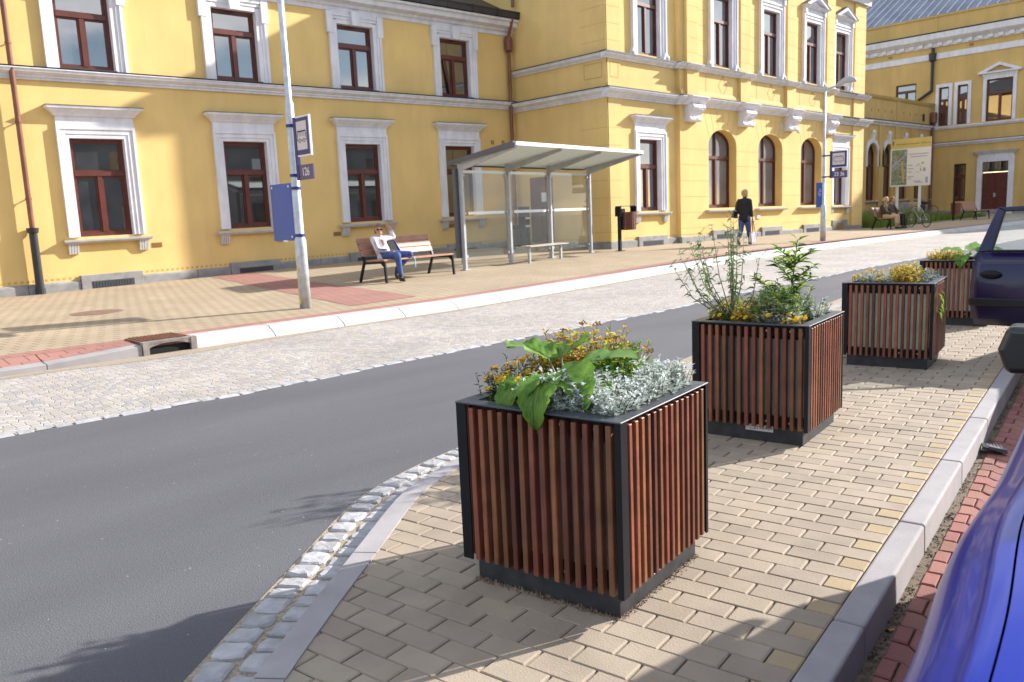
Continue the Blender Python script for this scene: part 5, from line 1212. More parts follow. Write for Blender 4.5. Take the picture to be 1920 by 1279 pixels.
x1, y1_ = 6.16, -3.72; z1 = gz(x1, y1_)
pB = thing('lamp_post', 'slim galvanised street lamp with its curved head before the yellow pavilion', 'lamp post', (x1, y1_, z1), group='lamp posts with bus-stop plates')
m = MB(); m.tube([(0, 0, 0), (0, 0, 1.12), (0, 0, 1.16), (0, 0, 3.2), (0, 0, 3.24), (0, 0, 4.72)], [.088, .088, .055, .052, .036, .034], 16); m.tube([(0, 0, 4.70), (0, -.10, 4.74), (0, -.42, 4.80)], [.034, .03, .028], 10); m.build('pole', 'galv', pB, smooth=True)
m = MB(); m.tube([(0, -.36, 4.79), (0, -.45, 4.83), (0, -.62, 4.89), (0, -.80, 4.92), (0, -.93, 4.88), (0, -.97, 4.83)], [.03, .085, .11, .105, .07, .02], 12); m.build('lamp_head', M['lamph'] if 'lamph' in M else mat('lamp_grey', (.42, .43, .44), .5, .05, 3), pB, smooth=True)
m = MB(); m.tube([(0, -.55, 4.80), (0, -.68, 4.795), (0, -.86, 4.81)], [.04, .07, .03], 10); m.build('lamp_glass', 'whitep', pB, smooth=True)
flag(pB, -.20, -.76, 2.40 - z1, 2.93 - z1, None, 2.09 - z1, 2.31 - z1, '23 36')
for z in (2.80 - z1, 2.14 - z1): clamp(pB, z, .055, (0, -1.2)).build('clamp', 'navy', pB)
m = MB(); m.box((0, .12, 1.58 - z1), (.05, .115, .39)); c_ = m.build('timetable_case', 'blue', pB, bevel=.01)
m = MB()
for yy, zz in ((.1, 1.75), (.12, 1.68), (.07, 1.70), (.14, 1.62), (.08, 1.6), (.11, 1.56)): m.box((-.052, yy, zz - z1), (.002, .012, .014))
m.build('timetable_print', 'whitep', c_)

# ---- bus shelter
SA = R_(9.4); sx, sy = -7.06, -1.51; sz = .12
sh = thing('bus_shelter', 'glass bus shelter with pale flat roof and grey posts before the yellow range', 'bus shelter', (sx, sy, sz), SA)
SL = 5.55; PX = [0, 1.77, 3.55, 5.53]; off = lambda x: .012 * x + .02
for i, x in enumerate(PX):
    g0 = gz(sx + x * math.cos(SA), sy + x * math.sin(SA)) - sz
    m = MB(); m.box((x, 0, (g0 + 2.38) / 2), (.038, .05, (2.38 - g0) / 2)); m.box((x, 0, g0 + .012), (.09, .09, .012)); m.box((x, .075, (g0 + 2.30) / 2), (.022, .018, (2.3 - g0 - .3) / 2))
    o = m.build('post', 'alu', sh, bevel=.006)
    m = MB(); m.hexa([(x - .035, .06, 2.32), (x + .035, .06, 2.32), (x + .035, -.06, 2.27), (x - .035, -.06, 2.27), (x - .035, .06, 2.52), (x + .035, .06, 2.52), (x + .035, -.06, 2.47), (x - .035, -.06, 2.47)])
    m.hexa([(x - .03, -.06, 2.30), (x + .03, -.06, 2.30), (x + .03, -1.62, 2.68), (x - .03, -1.62, 2.68), (x - .03, -.06, 2.47), (x + .03, -.06, 2.47), (x + .03, -1.62, 2.73), (x - .03, -1.62, 2.73)])
    m.build('roof_beam', 'alu', sh, bevel=.004)
m = MB(); 
for j in range(27):    # ribbed translucent roof
    a, b = j / 27, (j + 1) / 27; ya, yb = lerp(.25, -1.62, a), lerp(.25, -1.62, b); za, zb = lerp(2.46, 2.75, a), lerp(2.46, 2.75, b)
    m.hexa([(-.08, ya, za), (SL + .08, ya, za), (SL + .08, lerp(ya, yb, .62), za - .012), (-.08, lerp(ya, yb, .62), za - .012), (-.08, ya, za + .02), (SL + .08, ya, za + .02), (SL + .08, yb, zb + .02), (-.08, yb, zb + .02)])
m.build('roof_sheet', 'roofpanel', sh)
m = MB(); m.box((SL / 2, -1.66, 2.765), (SL / 2 + .08, .03, .042)); m.build('roof_edge', 'whitep', sh, bevel=.008)
m = MB(); 
for x in (-.1, SL + .1): m.hexa([(x - .025, .28, 2.42), (x + .025, .28, 2.42), (x + .025, -1.63, 2.71), (x - .025, -1.63, 2.71), (x - .025, .28, 2.52), (x + .025, .28, 2.52), (x + .025, -1.63, 2.82), (x - .025, -1.63, 2.82)])
m.box((SL / 2, .27, 2.46), (SL / 2 + .1, .03, .045)); m.build('roof_frame', M['dkalu'] if 'dkalu' in M else mat('dark_aluminium', (.10, .105, .12), .45, .1, 4, metal=.2), sh)
M['dkalu'] = bpy.data.materials['dark_aluminium']
m = MB(); m.box((-.07, .11, 1.33), (.055, .05, 1.02)); m.build('drain_pipe', 'dkalu', sh, bevel=.01)
for a, b in zip(PX[:-1], PX[1:]):
    m = MB(); m.box(((a + b) / 2, .02, 1.27), ((b - a) / 2 - .05, .005, 1.0)); o = m.build('glass_panel', 'sglass', sh)
    m = MB(); m.box(((a + b) / 2 + .02, .012, 1.33), ((b - a) / 2 - .20, .004, .033)); m.build('frosted_band', 'frost', o)
    m = MB(); m.box(((a + b) / 2, .03, 2.28), ((b - a) / 2 - .04, .012, .035)); m.build('top_rail', 'frost', o)
    for x in (a + .09, b - .09):
        for z in (.34, 1.33, 2.2): m = MB(); m.tube([(x, -.02, z), (x, .045, z)], .03, 10); m.build('glass_clip', 'alu', sh)
m = MB(); m.hexa([(1.9, -.52, .44), (3.62, -.52, .44), (3.62, -.22, .455), (1.9, -.22, .455), (1.9, -.52, .465), (3.62, -.52, .465), (3.62, -.22, .48), (1.9, -.22, .48)]); m.build('shelter_seat', M['seatm'] if 'seatm' in M else mat('pale_wood_seat', (.38, .33, .27), .5, .1, 5), sh, bevel=.006)
for x in (2.05, 3.45): m = MB(); m.box((x, -.36, .24), (.03, .03, .22)); m.box((x, -.18, .42), (.025, .2, .02)); m.build('seat_leg', 'alu', sh)
# dark ticket machine and notices seen through the glass
nx_, ny_ = -1.9, 2.3
tm = thing('ticket_box', 'black box with white stripes standing behind the glass shelter', 'ticket machine', (-.95, 2.75, gz(-.95, 2.75)), .2)
m = MB(); m.box((0, 0, .66), (.14, .14, .66)); m.build('cabinet', 'black', tm, bevel=.02)
for z in (.95, .70): m = MB(); m.box((0, -.145, z), (.12, .004, .03)); m.build('white_stripe', 'whitep', tm)

# ---- benches
def make_bench(label, loc, rz, L=2.0, wood='bench', group='slatted wooden benches with black metal legs'):
    t = thing('bench', label, 'bench', loc, rz, group)
    for k, x in enumerate((.03, L - .03)):
        m = MB()
        for p, q, w in (((x, -.36, .0), (x, -.33, .43), .05), ((x, .42, .0), (x, .27, .40), .055), ((x, -.35, .42), (x, .28, .40), .05), ((x, .24, .38), (x, .43, .86), .05)): m.bar(p, q, .045, w, up=(0, 1, 0) if abs(q[2] - p[2]) > .1 else (0, 0, 1))
        m.hexa([(x - .02, -.33, .30), (x + .02, -.33, .30), (x + .02, -.22, .40), (x - .02, -.22, .40), (x - .02, -.34, .41), (x + .02, -.34, .41), (x + .02, -.2, .41), (x - .02, -.2, .41)])
        m.build('bench_frame', 'black', t, bevel=.008)
    for i in range(3):
        y = -.35 + i * .17; m = MB(); m.box((L / 2, y + .075, .455 - .008 * i), (L / 2, .078, .018)); m.build('seat_slat', wood, t, bevel=.006)
    for i in range(3):
        z = .54 + i * .125; y = .285 + (z - .46) * .40 - .03; m = MB()
        m.hexa([(0, y - .018, z), (L, y - .018, z), (L, y + .018, z - .008), (0, y + .018, z - .008), (0, y + .028, z + .115), (L, y + .028, z + .115), (L, y + .064, z + .107), (0, y + .064, z + .107)]); m.build('back_slat', wood, t, bevel=.006)
    for x in (.03, L - .03): m = MB(); m.bar((x, .275, .48), (x, .45, .92), .03, .012, up=(0, 1, 0)); m.build('back_strip', 'alu', t)
    return t
BA = R_(9.0); bx, by = -9.97, -2.05
make_bench('bench before the glass shelter with a woman in white jacket sitting at its left end', (bx, by, gz(bx + 1, by)), BA, 2.1)
b2x, b2y = 15.45, -1.75
make_bench('bench at the pavilion corner with a seated blond person, beside the grass', (b2x, b2y, gz(b2x, b2y)), R_(0), 1.6)
make_bench('empty far bench before the brown hall door', (27.6, -1.2, gz(28, -1)), R_(-4), 1.7)

# ---- litter bins
bn = thing('litter_bin', 'black and brown litter bin on a post by the pavilion corner', 'bin', (-.62, -.87, gz(-.6, -.87)))
m = MB(); m.box((0, 0, .64), (.045, .035, .64)); m.box((0, 0, .008), (.12, .1, .008)); m.build('post', 'black', bn)
m = MB(); m.hexa([(.05, -.06, .63), (.2, -.06, .63), (.2, .06, .63), (.05, .06, .63), (.05, -.06, 1.22), (.2, -.06, 1.22), (.2, .06, 1.22), (.05, .06, 1.22)])
P = [(-.05, 1.0), (-.05, 1.24), (-.02, 1.29), (.62, 1.29), (.66, 1.25), (.66, 1.12)]
for (a, b), (c, d) in zip(P[:-1], P[1:]): m.bar((a, 0, b), (c, 0, d), .018, .22, up=(0, 1, 0))
m.build('hood', 'black', bn)
m = MB()
for k in range(22):
    a = 2 * math.pi * k / 22; x, y = .38 + .27 * math.cos(a), .21 * math.sin(a); m.bar((x, y, .60), (x, y, 1.12), .058, .014, up=(math.cos(a), math.sin(a), 0))
m.build('bin_slats', 'slat', bn)
m = MB(); m.lathe((.38, 0, .6), [(.19, 0), (.19, .48)], 16); m.build('bin_liner', 'void', bn)
bf = thing('litter_bin', 'brown slatted litter bin at the left of the far bench', 'bin', (26.7, -.75, gz(26.7, -.7)))
m = MB(); m.box((0, 0, .5), (.04, .04, .5)); m.build('post', 'black', bf); m = MB(); m.lathe((.3, 0, .3), [(.22, 0), (.24, .6)], 16); m.build('bin_slats', 'slat', bf)

# ---- gully with rusty lid, manhole cover
t = (KX, KY); gx, gy = -15.73, kerb_y(-15.73)
ga = math.atan2(kerb_y(-15.5) - kerb_y(-16.2), .7)
gu = thing('street_gully', 'rusty iron street gully with dark mouth set into the kerb', 'gully', (gx, gy, 0), ga)
m = MB(); m.box((0, .32, .062), (.30, .30, .03)); 
for i in range(12):
    for j in range(9): m.box((-.25 + i * .045, .15 + j * .055, .098), (.013, .018, .005))
m.build('lid', 'rust', gu, bevel=.004)
m = MB(); m.box((-.28, .03, .01), (.035, .05, .085)); m.box((.28, .03, .01), (.035, .05, .085)); m.hexa([(-.27, -.01, .062), (.27, -.01, .062), (.27, .08, .062), (-.27, .08, .062), (-.30, -.015, .094), (.30, -.015, .094), (.30, .08, .094), (-.30, .08, .094)])
N = 10
for i in range(N):
    x0_, x1_ = lerp(-.26, .26, i / N), lerp(-.26, .26, (i + 1) / N); f = lambda x: .062 - .05 * (abs(x) / .26) ** 2.5
    m.hexa([(x0_, -.008, f(x0_)), (x1_, -.008, f(x1_)), (x1_, .05, f(x1_)), (x0_, .05, f(x0_)), (x0_, -.008, .064), (x1_, -.008, .064), (x1_, .05, .064), (x0_, .05, .064)])
m.build('mouth_frame', M['rustg'] if 'rustg' in M else mat('grey_rusty_iron', (.22, .19, .18), .7, .3, 9, .3, 50), gu)
m = MB(); m.box((0, .06, -.005), (.26, .03, .066)); m.build('mouth', 'void', gu)
mh = MB(); mh.lathe((-15.15, -1.75, gz(-15.15, -1.75)), [(.40, -.02), (.40, .006), (.385, .008)], 32)
tag(mh.build('manhole_cover', M['mhm'] if 'mhm' in M else mat('brown_iron_cover', (.20, .12, .09), .6, .25, 12, .3, 60)), 'round brown manhole cover in the tan pavement at the left', 'manhole cover')

# ---- billboard with plan
bb = thing('billboard', 'white notice board on two posts with yellow heading and coloured plan', 'billboard', (29.5, 2.55, gz(29.5, 2.5)), R_(-91))
B0, B1, Z0, Z1 = -1.1, 1.1, 1.9, 4.55      # local x along the board, local -y is its face
m = MB(); m.box((0, 0, (Z0 + Z1) / 2), (1.1, .03, (Z1 - Z0) / 2)); pn = m.build('board', 'whitep', bb)
for x in (-.72, .52): m = MB(); m.box((x, .09, 1.6), (.06, .06, 1.75)); m.build('post', 'whitep', bb)
M['bb_y'] = mat('board_yellow', (.62, .50, .16), .6, .05, 2); M['bb_b'] = mat('board_blue_grey', (.36, .40, .55), .6, .05, 3)
m = MB(); m.box((0, -.032, Z1 - .27), (1.1, .003, .27)); m.build('heading', 'bb_y', pn)
def bmx(x, z): return Matrix.Translation((x, -.0365, z)) @ Matrix.Rotation(R_(90), 4, 'X')
text_obj('heading_text', 'Rekonstrukce prostranství - Čelákovice', .135, bmx(.14, Z1 - .30), 'ink', pn, .001, .86)
m = MB(); m.box((-.96, -.037, Z1 - .22), (.05, .002, .12)); m.build('crest', M['crest'] if 'crest' in M else mat('crest', (.45, .12, .18), .6, .6, 14, col2=(.2, .2, .6)), pn)
r = random.Random(5); m = MB(); PX0, PX1, PZ0, PZ1 = -1.03, -.18, 1.98, 3.95
m.box(((PX0 + PX1) / 2, -.032, (PZ0 + PZ1) / 2), ((PX1 - PX0) / 2, .002, (PZ1 - PZ0) / 2), 0, 0)
for k in range(110):
    x, z = r.uniform(PX0 + .06, PX1 - .06), r.uniform(PZ0 + .06, PZ1 - .3); a, b = r.uniform(.015, .05), r.uniform(.02, .06); th = .5
    P = [(x + u * a * math.cos(th) - v * b * math.sin(th), z + u * a * math.sin(th) + v * b * math.cos(th)) for u, v in ((-1, -1), (1, -1), (1, 1), (-1, 1))]
    y = -.0345 - k * .00001
    m.add([(p[0], y, p[1]) for p in P], [(0, 1, 2, 3)], r.choice((1, 1, 2, 3, 4)))
for (a, b, w, mi) in (((-1.02, 3.0), (-.2, 3.8), .09, 3), ((-.75, 3.35), (-.3, 3.75), .05, 5), ((-.45, 3.3), (-.35, 2.2), .05, 5), ((-1.0, 2.75), (-.5, 3.15), .05, 1)):
    d = Vector((b[0] - a[0], 0, b[1] - a[1])).normalized(); s = Vector((-d.z, 0, d.x)) * w; m.add([Vector((a[0], -.0365, a[1])) - s, Vector((b[0], -.0365, b[1])) - s, Vector((b[0], -.0365, b[1])) + s, Vector((a[0], -.0365, a[1])) + s], [(0, 1, 2, 3)], mi)
mm = [mat('plan_green', (.20, .27, .17), .6, .3, 5), mat('plan_grey', (.35, .36, .38), .6, .1, 9), mat('plan_roof', (.40, .22, .17), .6, .1, 9), mat('plan_blue', (.34, .42, .50), .6, .1, 9), mat('plan_dark', (.08, .09, .11), .6, .1, 9), mat('plan_ochre', (.6, .42, .12), .6, .1, 9)]
m.build('site_plan', mm, pn, fix=False)
m = MB()
for z, x0_, x1_ in ((3.66, -.08, .98), (3.52, 0, .92), (3.05, -.12, .14), (2.86, -.12, .2), (2.68, -.12, .1), (2.42, -.12, .2), (2.30, -.12, .08), (2.08, .3, .72), (2.16, .2, .6)): m.box(((x0_ + x1_) / 2, -.032, z), ((x1_ - x0_) / 2, .002, .022))
m.box((.92, -.032, 2.2), (.065, .002, .16)); m.build('notice_lines', 'bb_b', pn)
m = MB()
for a, b in (((.32, 2.95), (.46, 3.12)), ((.46, 3.12), (.62, 2.88)), ((.34, 2.7), (.5, 2.62))): m.bar((a[0], -.033, a[1]), (b[0], -.033, b[1]), .03, .004, up=(0, 1, 0))
m.box((.78, -.033, 2.78), (.07, .002, .1)); m.build('logo', 'bb_b', pn)
m = MB(); m.box((.68, -.033, 3.14), (.07, .002, .06)); m.box((.58, -.033, 2.78), (.05, .002, .08)); m.build('logo_accent', 'bb_y', pn)

# ---- bicycles
def bicycle(label, loc, rz, col):
    t = thing('bicycle', label, 'bicycle', loc, rz, 'bicycles by the grass'); fr = mat('bike_frame', col, .35, .1, 5)
    for x in (-.52, .52):
        m = MB(); N = 24
        m.tube([(x + .32 * math.cos(2 * math.pi * k / N), 0, .335 + .32 * math.sin(2 * math.pi * k / N)) for k in range(N + 1)], .018, 6, cap=False); w = m.build('wheel', 'rubber', t)
        m = MB()
        for k in range(12): a = math.pi * k / 6; m.tube([(x, 0, .335), (x + .3 * math.cos(a), 0, .335 + .3 * math.sin(a))], .003, 4)
        m.tube([(x, -.03, .335), (x, .03, .335)], .03, 8); m.build('spokes', 'alu', w)
    m = MB()
    for a, b in (((-.52, .335), (-.08, .3)), ((-.52, .335), (-.18, .8)), ((-.08, .3), (-.2, .85)), ((-.08, .3), (.38, .82)), ((-.18, .76), (.37, .86)), ((.52, .335), (.36, .95))): m.tube([(a[0], 0, a[1]), (b[0], 0, b[1])], .017, 6)
    m.build('frame', fr, t)
    m = MB(); m.tube([(.36, 0, .95), (.36, 0, 1.02)], .015, 6); m.tube([(.28, -.29, 1.03), (.38, -.12, 1.04), (.38, .12, 1.04), (.28, .29, 1.03)], .015, 6); m.build('handlebar', 'alu', t)
    m = MB(); m.ball((-.2, 0, .92), (.13, .07, .04), 8, 6); m.build('saddle', 'rubber', t)
    m = MB(); m.tube([(-.08, -.06, .3), (-.08, .06, .3)], .09, 10); m.bar((-.08, .08, .3), (.02, .08, .16), .02, .02); m.bar((-.08, -.08, .3), (-.18, -.08, .44), .02, .02); m.build('crank', 'alu', t)
    return t
bicycle('bicycle standing beside the seated people at the pavilion corner', (17.9, -2.3, gz(17.9, -2.3)), R_(55), (.25, .26, .28))
bicycle('dark bicycle leaning by the link wall behind the grass', (33.5, 3.2, gz(33.5, 3.2) + .05), R_(-50), (.03, .03, .035))
m = MB(); z = gz(31.5, 3.6); m.box((31.2, 3.9, z + .45), (1.2, .3, .5)); tag(m.build('concrete_block', 'granite', bevel=.02), 'grey concrete block in the grass behind the billboard posts', 'block')
m = MB(); m.box((36.2, 4.3, .6), (.18, .15, .5)); m.box((36.2, 4.15, 1.0), (.2, .16, .09)); tag(m.build('switch_box', 'iron', bevel=.03), 'dark switch box against the link wall', 'box')

# ---- litter by the kerb: broken lamp grille, cigarette end, twig
gp = Vector((-14.13, -14.625, PARK + .004)); t = thing('broken_grille', 'broken black plastic grille piece lying at the kerb', 'car part', gp, R_(28))
m = MB(); m.hexa([(-.06, -.065, .008), (.075, -.06, .004), (.07, .05, .022), (-.05, .055, .028), (-.06, -.065, .016), (.075, -.06, .012), (.07, .05, .03), (-.05, .055, .036)])
m.build('plate', 'black', t)
m = MB()
for i in range(7): y = -.055 + i * .0165; m.bar((-.05, y, .018 + .0014 * i + .002), (.068, y + .003, .014 + .0012 * i + .003), .006, .006)
m.build('rib', M['ribm'] if 'ribm' in M else mat('grey_rib', (.2, .21, .23), .4, .1, 5), t)
m = MB(); m.hexa([(-.075, -.06, .005), (-.058, -.06, .005), (-.05, .03, .03), (-.07, .03, .03), (-.078, -.06, .03), (-.06, -.058, .034), (-.05, .03, .05), (-.07, .03, .046)]); m.build('clip', 'ribm' if False else M['dkalu'], t)
cg = thing('cigarette_end', 'burnt cigarette end with orange filter on the red paving', 'cigarette', Vector((-16.56, -15.02, PARK + .003)), R_(-30))
m = MB(); m.tube([(0, 0, .004), (.022, 0, .004)], .004, 8); m.build('filter', mat('orange_filter', (.60, .27, .06), .7, .15, 90), cg); m = MB(); m.tube([(-.012, 0, .004), (0, 0, .004)], .0038, 8); m.build('ash', 'void', cg)
m = MB(); p = isl(-1.26, -.155, PARK + .004); m.tube([p, p + ES * .05 + ET * -.012 + Vector((0, 0, .006)), p + ES * .12 + ET * -.03], .0022, 5); tag(m.build('twig', M['benchl'] if 'benchl' in M else mat('dry_straw', (.42, .34, .22), .8, .2, 30)), 'dry pale twig lying in the gutter beside the blue car', 'twig')
# ================================================================ PEOPLE
def blob(name, caps, matn, par, vox=.012, smooth=3):
    """one continuous skin grown over tapered capsules (voxel union)"""
    m = MB()
    for (a, ra, b, rb) in caps:
        a, b = Vector(a), Vector(b)
        if (b - a).length < 1e-4: m.ball(a, ra, 12, 9); continue
        m.ball(a, ra, 10, 7); m.ball(b, rb, 10, 7); m.tube([a, b], [ra if not isinstance(ra, (list, tuple)) else ra[0], rb if not isinstance(rb, (list, tuple)) else rb[0]], 12)
    o = m.build(name, matn, par)
    rm = o.modifiers.new('union', 'REMESH'); rm.mode = 'VOXEL'; rm.voxel_size = vox; rm.use_smooth_shade = True
    sm = o.modifiers.new('soften', 'SMOOTH'); sm.iterations = smooth; sm.factor = .5
    return o
def V(*a): return Vector(a)
def hand(c, d, side, curl=.5):   # palm and five fingers of different lengths
    c = V(*c); d = V(*d).normalized(); s = V(*side); s = (s - d * s.dot(d)).normalized(); n = d.cross(s); out = [(c - d * .02, .024, c + d * .035 + s * .015, .024), (c - d * .02, .024, c + d * .035 - s * .015, .024)]
    for k, L in enumerate((.062, .072, .068, .052)):
        b = c + d * .045 + s * (.027 - .018 * k); q = b + d * L * .55 + n * curl * .018; e = q + d * L * .4 * (1 - curl * .6) + n * curl * .045; out += [(b, .0105, q, .0095), (q, .0095, e, .008)]
    b = c + s * .028; out += [(b, .013, b + s * .03 + d * .03, .011), (b + s * .03 + d * .03, .011, b + s * .032 + d * .06 + n * .01, .009)]
    return out
def head(c, fdir, up=(0, 0, 1), s=1.):
    c = V(*c); f = V(*fdir).normalized(); u = V(*up); r = f.cross(u).normalized(); u = r.cross(f)
    P = lambda x, y, z: c + r * x * s + f * y * s + u * z * s
    out = [(P(0, -.012, .025), .088 * s, P(0, .008, .02), .083 * s), (P(0, .02, -.04), .066 * s, P(0, .035, -.075), .045 * s), (P(-.03, .03, -.055), .04 * s, P(.03, .03, -.055), .04 * s)]
    out += [(P(0, .085, .01), .011 * s, P(0, .102, -.022), .015 * s), (P(-.018, .082, -.055), .010 * s, P(.018, .082, -.055), .010 * s)]   # nose, mouth
    for k in (-1, 1): out += [(P(k * .084, -.01, .012), .016 * s, P(k * .084, -.008, -.02), .011 * s), (P(k * .03, .072, .02), .014 * s, P(k * .034, .070, .02), .014 * s)]
    return out, P
def cloth(nm, c, v=.12, sc=9): return mat(nm, c, .85, v, sc, .15, 40)
M['jacketw'] = cloth('white_jacket', (.62, .59, .62)); M['jeans'] = cloth('blue_jeans', (.055, .095, .26), .35, 14); M['boot'] = mat('black_boot', (.015, .015, .018), .4, .1, 6)
M['blackc'] = cloth('black_cloth', (.014, .014, .017)); M['hair_l'] = mat('light_brown_hair', (.20, .115, .055), .6, .3, 30); M['hair_b'] = mat('blond_hair', (.45, .30, .14), .6, .3, 30)
M['brownc'] = cloth('brown_jacket', (.06, .04, .025)); M['beigec'] = cloth('beige_trousers', (.50, .36, .22)); M['shoe'] = mat('grey_trainer', (.14, .16, .18), .6, .3, 12); M['shirt'] = mat('striped_shirt', (.25, .2, .35), .8, .6, 26, col2=(.55, .22, .15))
def eyes(P, par):
    m = MB()
    for k in (-1, 1): m.ball(P(k * .032, .083, .022), .008, 8, 6)
    m.build('eye', 'void', par)

# woman sitting on the near bench, left arm raised to her head
p1 = thing('person', 'seated woman in white jacket and sunglasses, one arm raised to her head', 'person', (bx, by, gz(bx + 1, by)), BA)
hc = (.365, .13, 1.055); hp, HP = head(hc, (-.50, -.86, -.05), s=.95)
RS, RE, RH = (.23, .17, .875), (.19, .02, .665), (.39, -.16, .615)
LS, LE, LH = (.55, .20, .88), (.82, .20, .90), (.66, .10, 1.10)
body = hp + [((.38, .17, .90), .05, (.37, .14, .98), .048), ((.42, .06, .56), .13, (.40, .19, .82), .13), ((.28, .18, .87), .055, (.50, .19, .87), .055),
    (RS, .048, RE, .038), (RE, .038, (.33, -.12, .63), .028), (LS, .048, LE, .038), (LE, .038, (.70, .125, 1.05), .028),
    ((.34, .04, .53), .08, (.33, -.40, .53), .055), ((.33, -.40, .53), .052, (.36, -.42, .14), .034), ((.52, .04, .53), .08, (.75, -.32, .53), .055), ((.75, -.32, .53), .052, (.55, -.14, .23), .034)] + hand(RH, (.75, -.55, -.25), (-.3, -.6, .5), .4) + hand((.66, .095, 1.09), (-.75, .05, .35), (0, -.6, .7), .7)
blob('body', body, 'skin', p1, .0085)
jk = [((.42, .08, .55), .155, (.40, .19, .80), .148), ((.25, .18, .85), .075, (.53, .19, .855), .075), ((.33, .17, .91), .05, (.45, .17, .91), .05), (RS, .070, RE, .058), (RE, .058, (.315, -.10, .64), .045), (LS, .070, LE, .060), (LE, .060, (.715, .13, 1.02), .045), ((.30, .04, .50), .09, (.54, .05, .50), .09)]
o = blob('jacket', jk, 'jacketw', p1, .011)
m = MB(); m.hexa([(.33, -.01, .60), (.44, -.02, .60), (.44, .12, .60), (.33, .12, .60), (.345, .035, .86), (.40, .025, .86), (.40, .15, .88), (.345, .15, .88)]); m.build('striped_top', 'shirt', p1, bevel=.01)
m = MB(); m.tube([(.175, .12, .86), (.145, .00, .70), (.16, -.05, .665), (.29, -.15, .655)], .006, 6); m.tube([(.19, .10, .88), (.16, -.02, .71), (.175, -.07, .68), (.29, -.155, .67)], .006, 6); m.build('sleeve_stripe', 'navy', p1)
blob('trousers', [((.35, .03, .535), .105, (.33, -.41, .535), .073), ((.33, -.41, .535), .071, (.362, -.425, .17), .055), ((.52, .03, .535), .105, (.76, -.33, .535), .073), ((.76, -.33, .535), .071, (.56, -.145, .25), .055), ((.36, .08, .52), .11, (.50, .08, .52), .11)], 'jeans', p1, .011)
blob('boots', [((.362, -.42, .20), .048, (.365, -.425, .05), .042), ((.365, -.43, .045), .042, (.335, -.55, .036), .034), ((.55, -.14, .22), .046, (.53, -.13, .12), .04), ((.53, -.14, .10), .04, (.46, -.24, .07), .033)], 'boot', p1, .011)
hb = [(HP(0, -.045, .045), .088, HP(0, -.01, .07), .078), (HP(-.07, -.02, .02), .03, HP(-.075, -.01, -.05), .018), (HP(.07, -.02, .02), .03, HP(.075, -.01, -.06), .02), (HP(-.04, .04, .085), .03, HP(.05, .03, .085), .03), (HP(0, -.08, .0), .06, HP(0, -.08, -.07), .035)]
blob('hair', hb, 'hair_l', p1, .009)
m = MB()
for k in (-1, 1): m.ball(HP(k * .034, .082, .02), (.031, .02, .019), 10, 7)
m.bar(HP(-.075, .065, .03), HP(.075, .065, .03), .012, .012); m.build('sunglasses', 'void', p1); eyes(HP, p1)
# bag lying behind her on the bench, with a pale blue ribbon
bgx = thing('shoulder_bag', 'black and blue shoulder bag leaning on the bench back beside the seated woman', 'bag', (bx, by, gz(bx + 1, by)), BA)
m = MB(); m.hexa([(.60, .08, .47), (.95, .05, .47), (.95, .22, .47), (.62, .24, .47), (.62, .20, .84), (.80, .18, .84), (.84, .27, .83), (.66, .28, .84)]); m.build('bag_body', 'blackc', bgx, bevel=.03, seg=3)
m = MB(); m.hexa([(.93, .02, .47), (1.02, .04, .47), (1.02, .2, .47), (.93, .2, .47), (.80, .16, .84), (.86, .18, .82), (.86, .26, .82), (.8, .26, .84)]); m.build('bag_side', 'navy', bgx, bevel=.02)
m = MB(); m.tube([(.83, -.36, .48), (.835, -.39, .44), (.84, -.395, .26)], .012, 6); m.build('ribbon', mat('pale_blue_ribbon', (.20, .55, .70), .6, .1, 10), bgx)

# woman walking away along the front
wx, wy = 3.22, -2.64
p2 = thing('person', 'walking woman seen from behind in black jacket, carrying a striped bag', 'person', (wx, wy, gz(wx, wy)), R_(12))
hp, HP = head((.05, -.005, 1.555), (.93, -.36, 0), s=1.0)
body = hp + [((.02, 0, 1.36), .055, (.03, 0, 1.46), .05), ((0, 0, .90), .12, (.02, 0, 1.25), .115), ((.02, -.12, 1.36), .055, (.02, .12, 1.36), .055), ((.02, -.16, 1.35), .05, (0, -.20, 1.08), .04), ((0, -.20, 1.08), .038, (.05, -.22, .86), .028), ((.02, .16, 1.35), .05, (-.06, .205, 1.10), .04), ((-.06, .205, 1.10), .038, (.09, .19, .97), .028),
    ((0, .085, .86), .088, (-.06, .085, .47), .058), ((-.06, .085, .47), .054, (-.30, .085, .15), .034), ((0, -.085, .86), .088, (.13, -.085, .48), .058), ((.13, -.085, .48), .054, (.22, -.085, .10), .034), ((-.31, .085, .13), .034, (-.20, .085, .035), .028), ((.22, -.085, .08), .034, (.34, -.085, .04), .028)] + hand((.055, -.235, .82), (.05, 0, -1), (1, 0, 0), .9) + hand((.10, .19, .96), (.8, -.3, .1), (0, .3, 1), .8)
blob('body', body, 'skin', p2, .0085)
blob('jacket', [((0, 0, .86), .165, (.01, 0, 1.10), .155), ((.0, 0, 1.05), .15, (.01, 0, 1.30), .150), ((.01, -.06, 1.05), .13, (.02, -.09, 1.32), .115), ((.01, .06, 1.05), .13, (.02, .09, 1.32), .11), ((.02, -.135, 1.35), .075, (.02, .135, 1.35), .075), ((.02, 0, 1.40), .068, (.03, 0, 1.445), .058), ((.02, -.165, 1.34), .066, (0, -.205, 1.08), .056), ((0, -.205, 1.08), .054, (.045, -.215, .89), .046), ((.02, .165, 1.34), .066, (-.06, .21, 1.10), .056), ((-.06, .21, 1.10), .054, (.06, .19, .99), .046), ((0, -.055, .80), .128, (0, .055, .80), .128)], 'blackc', p2, .012)
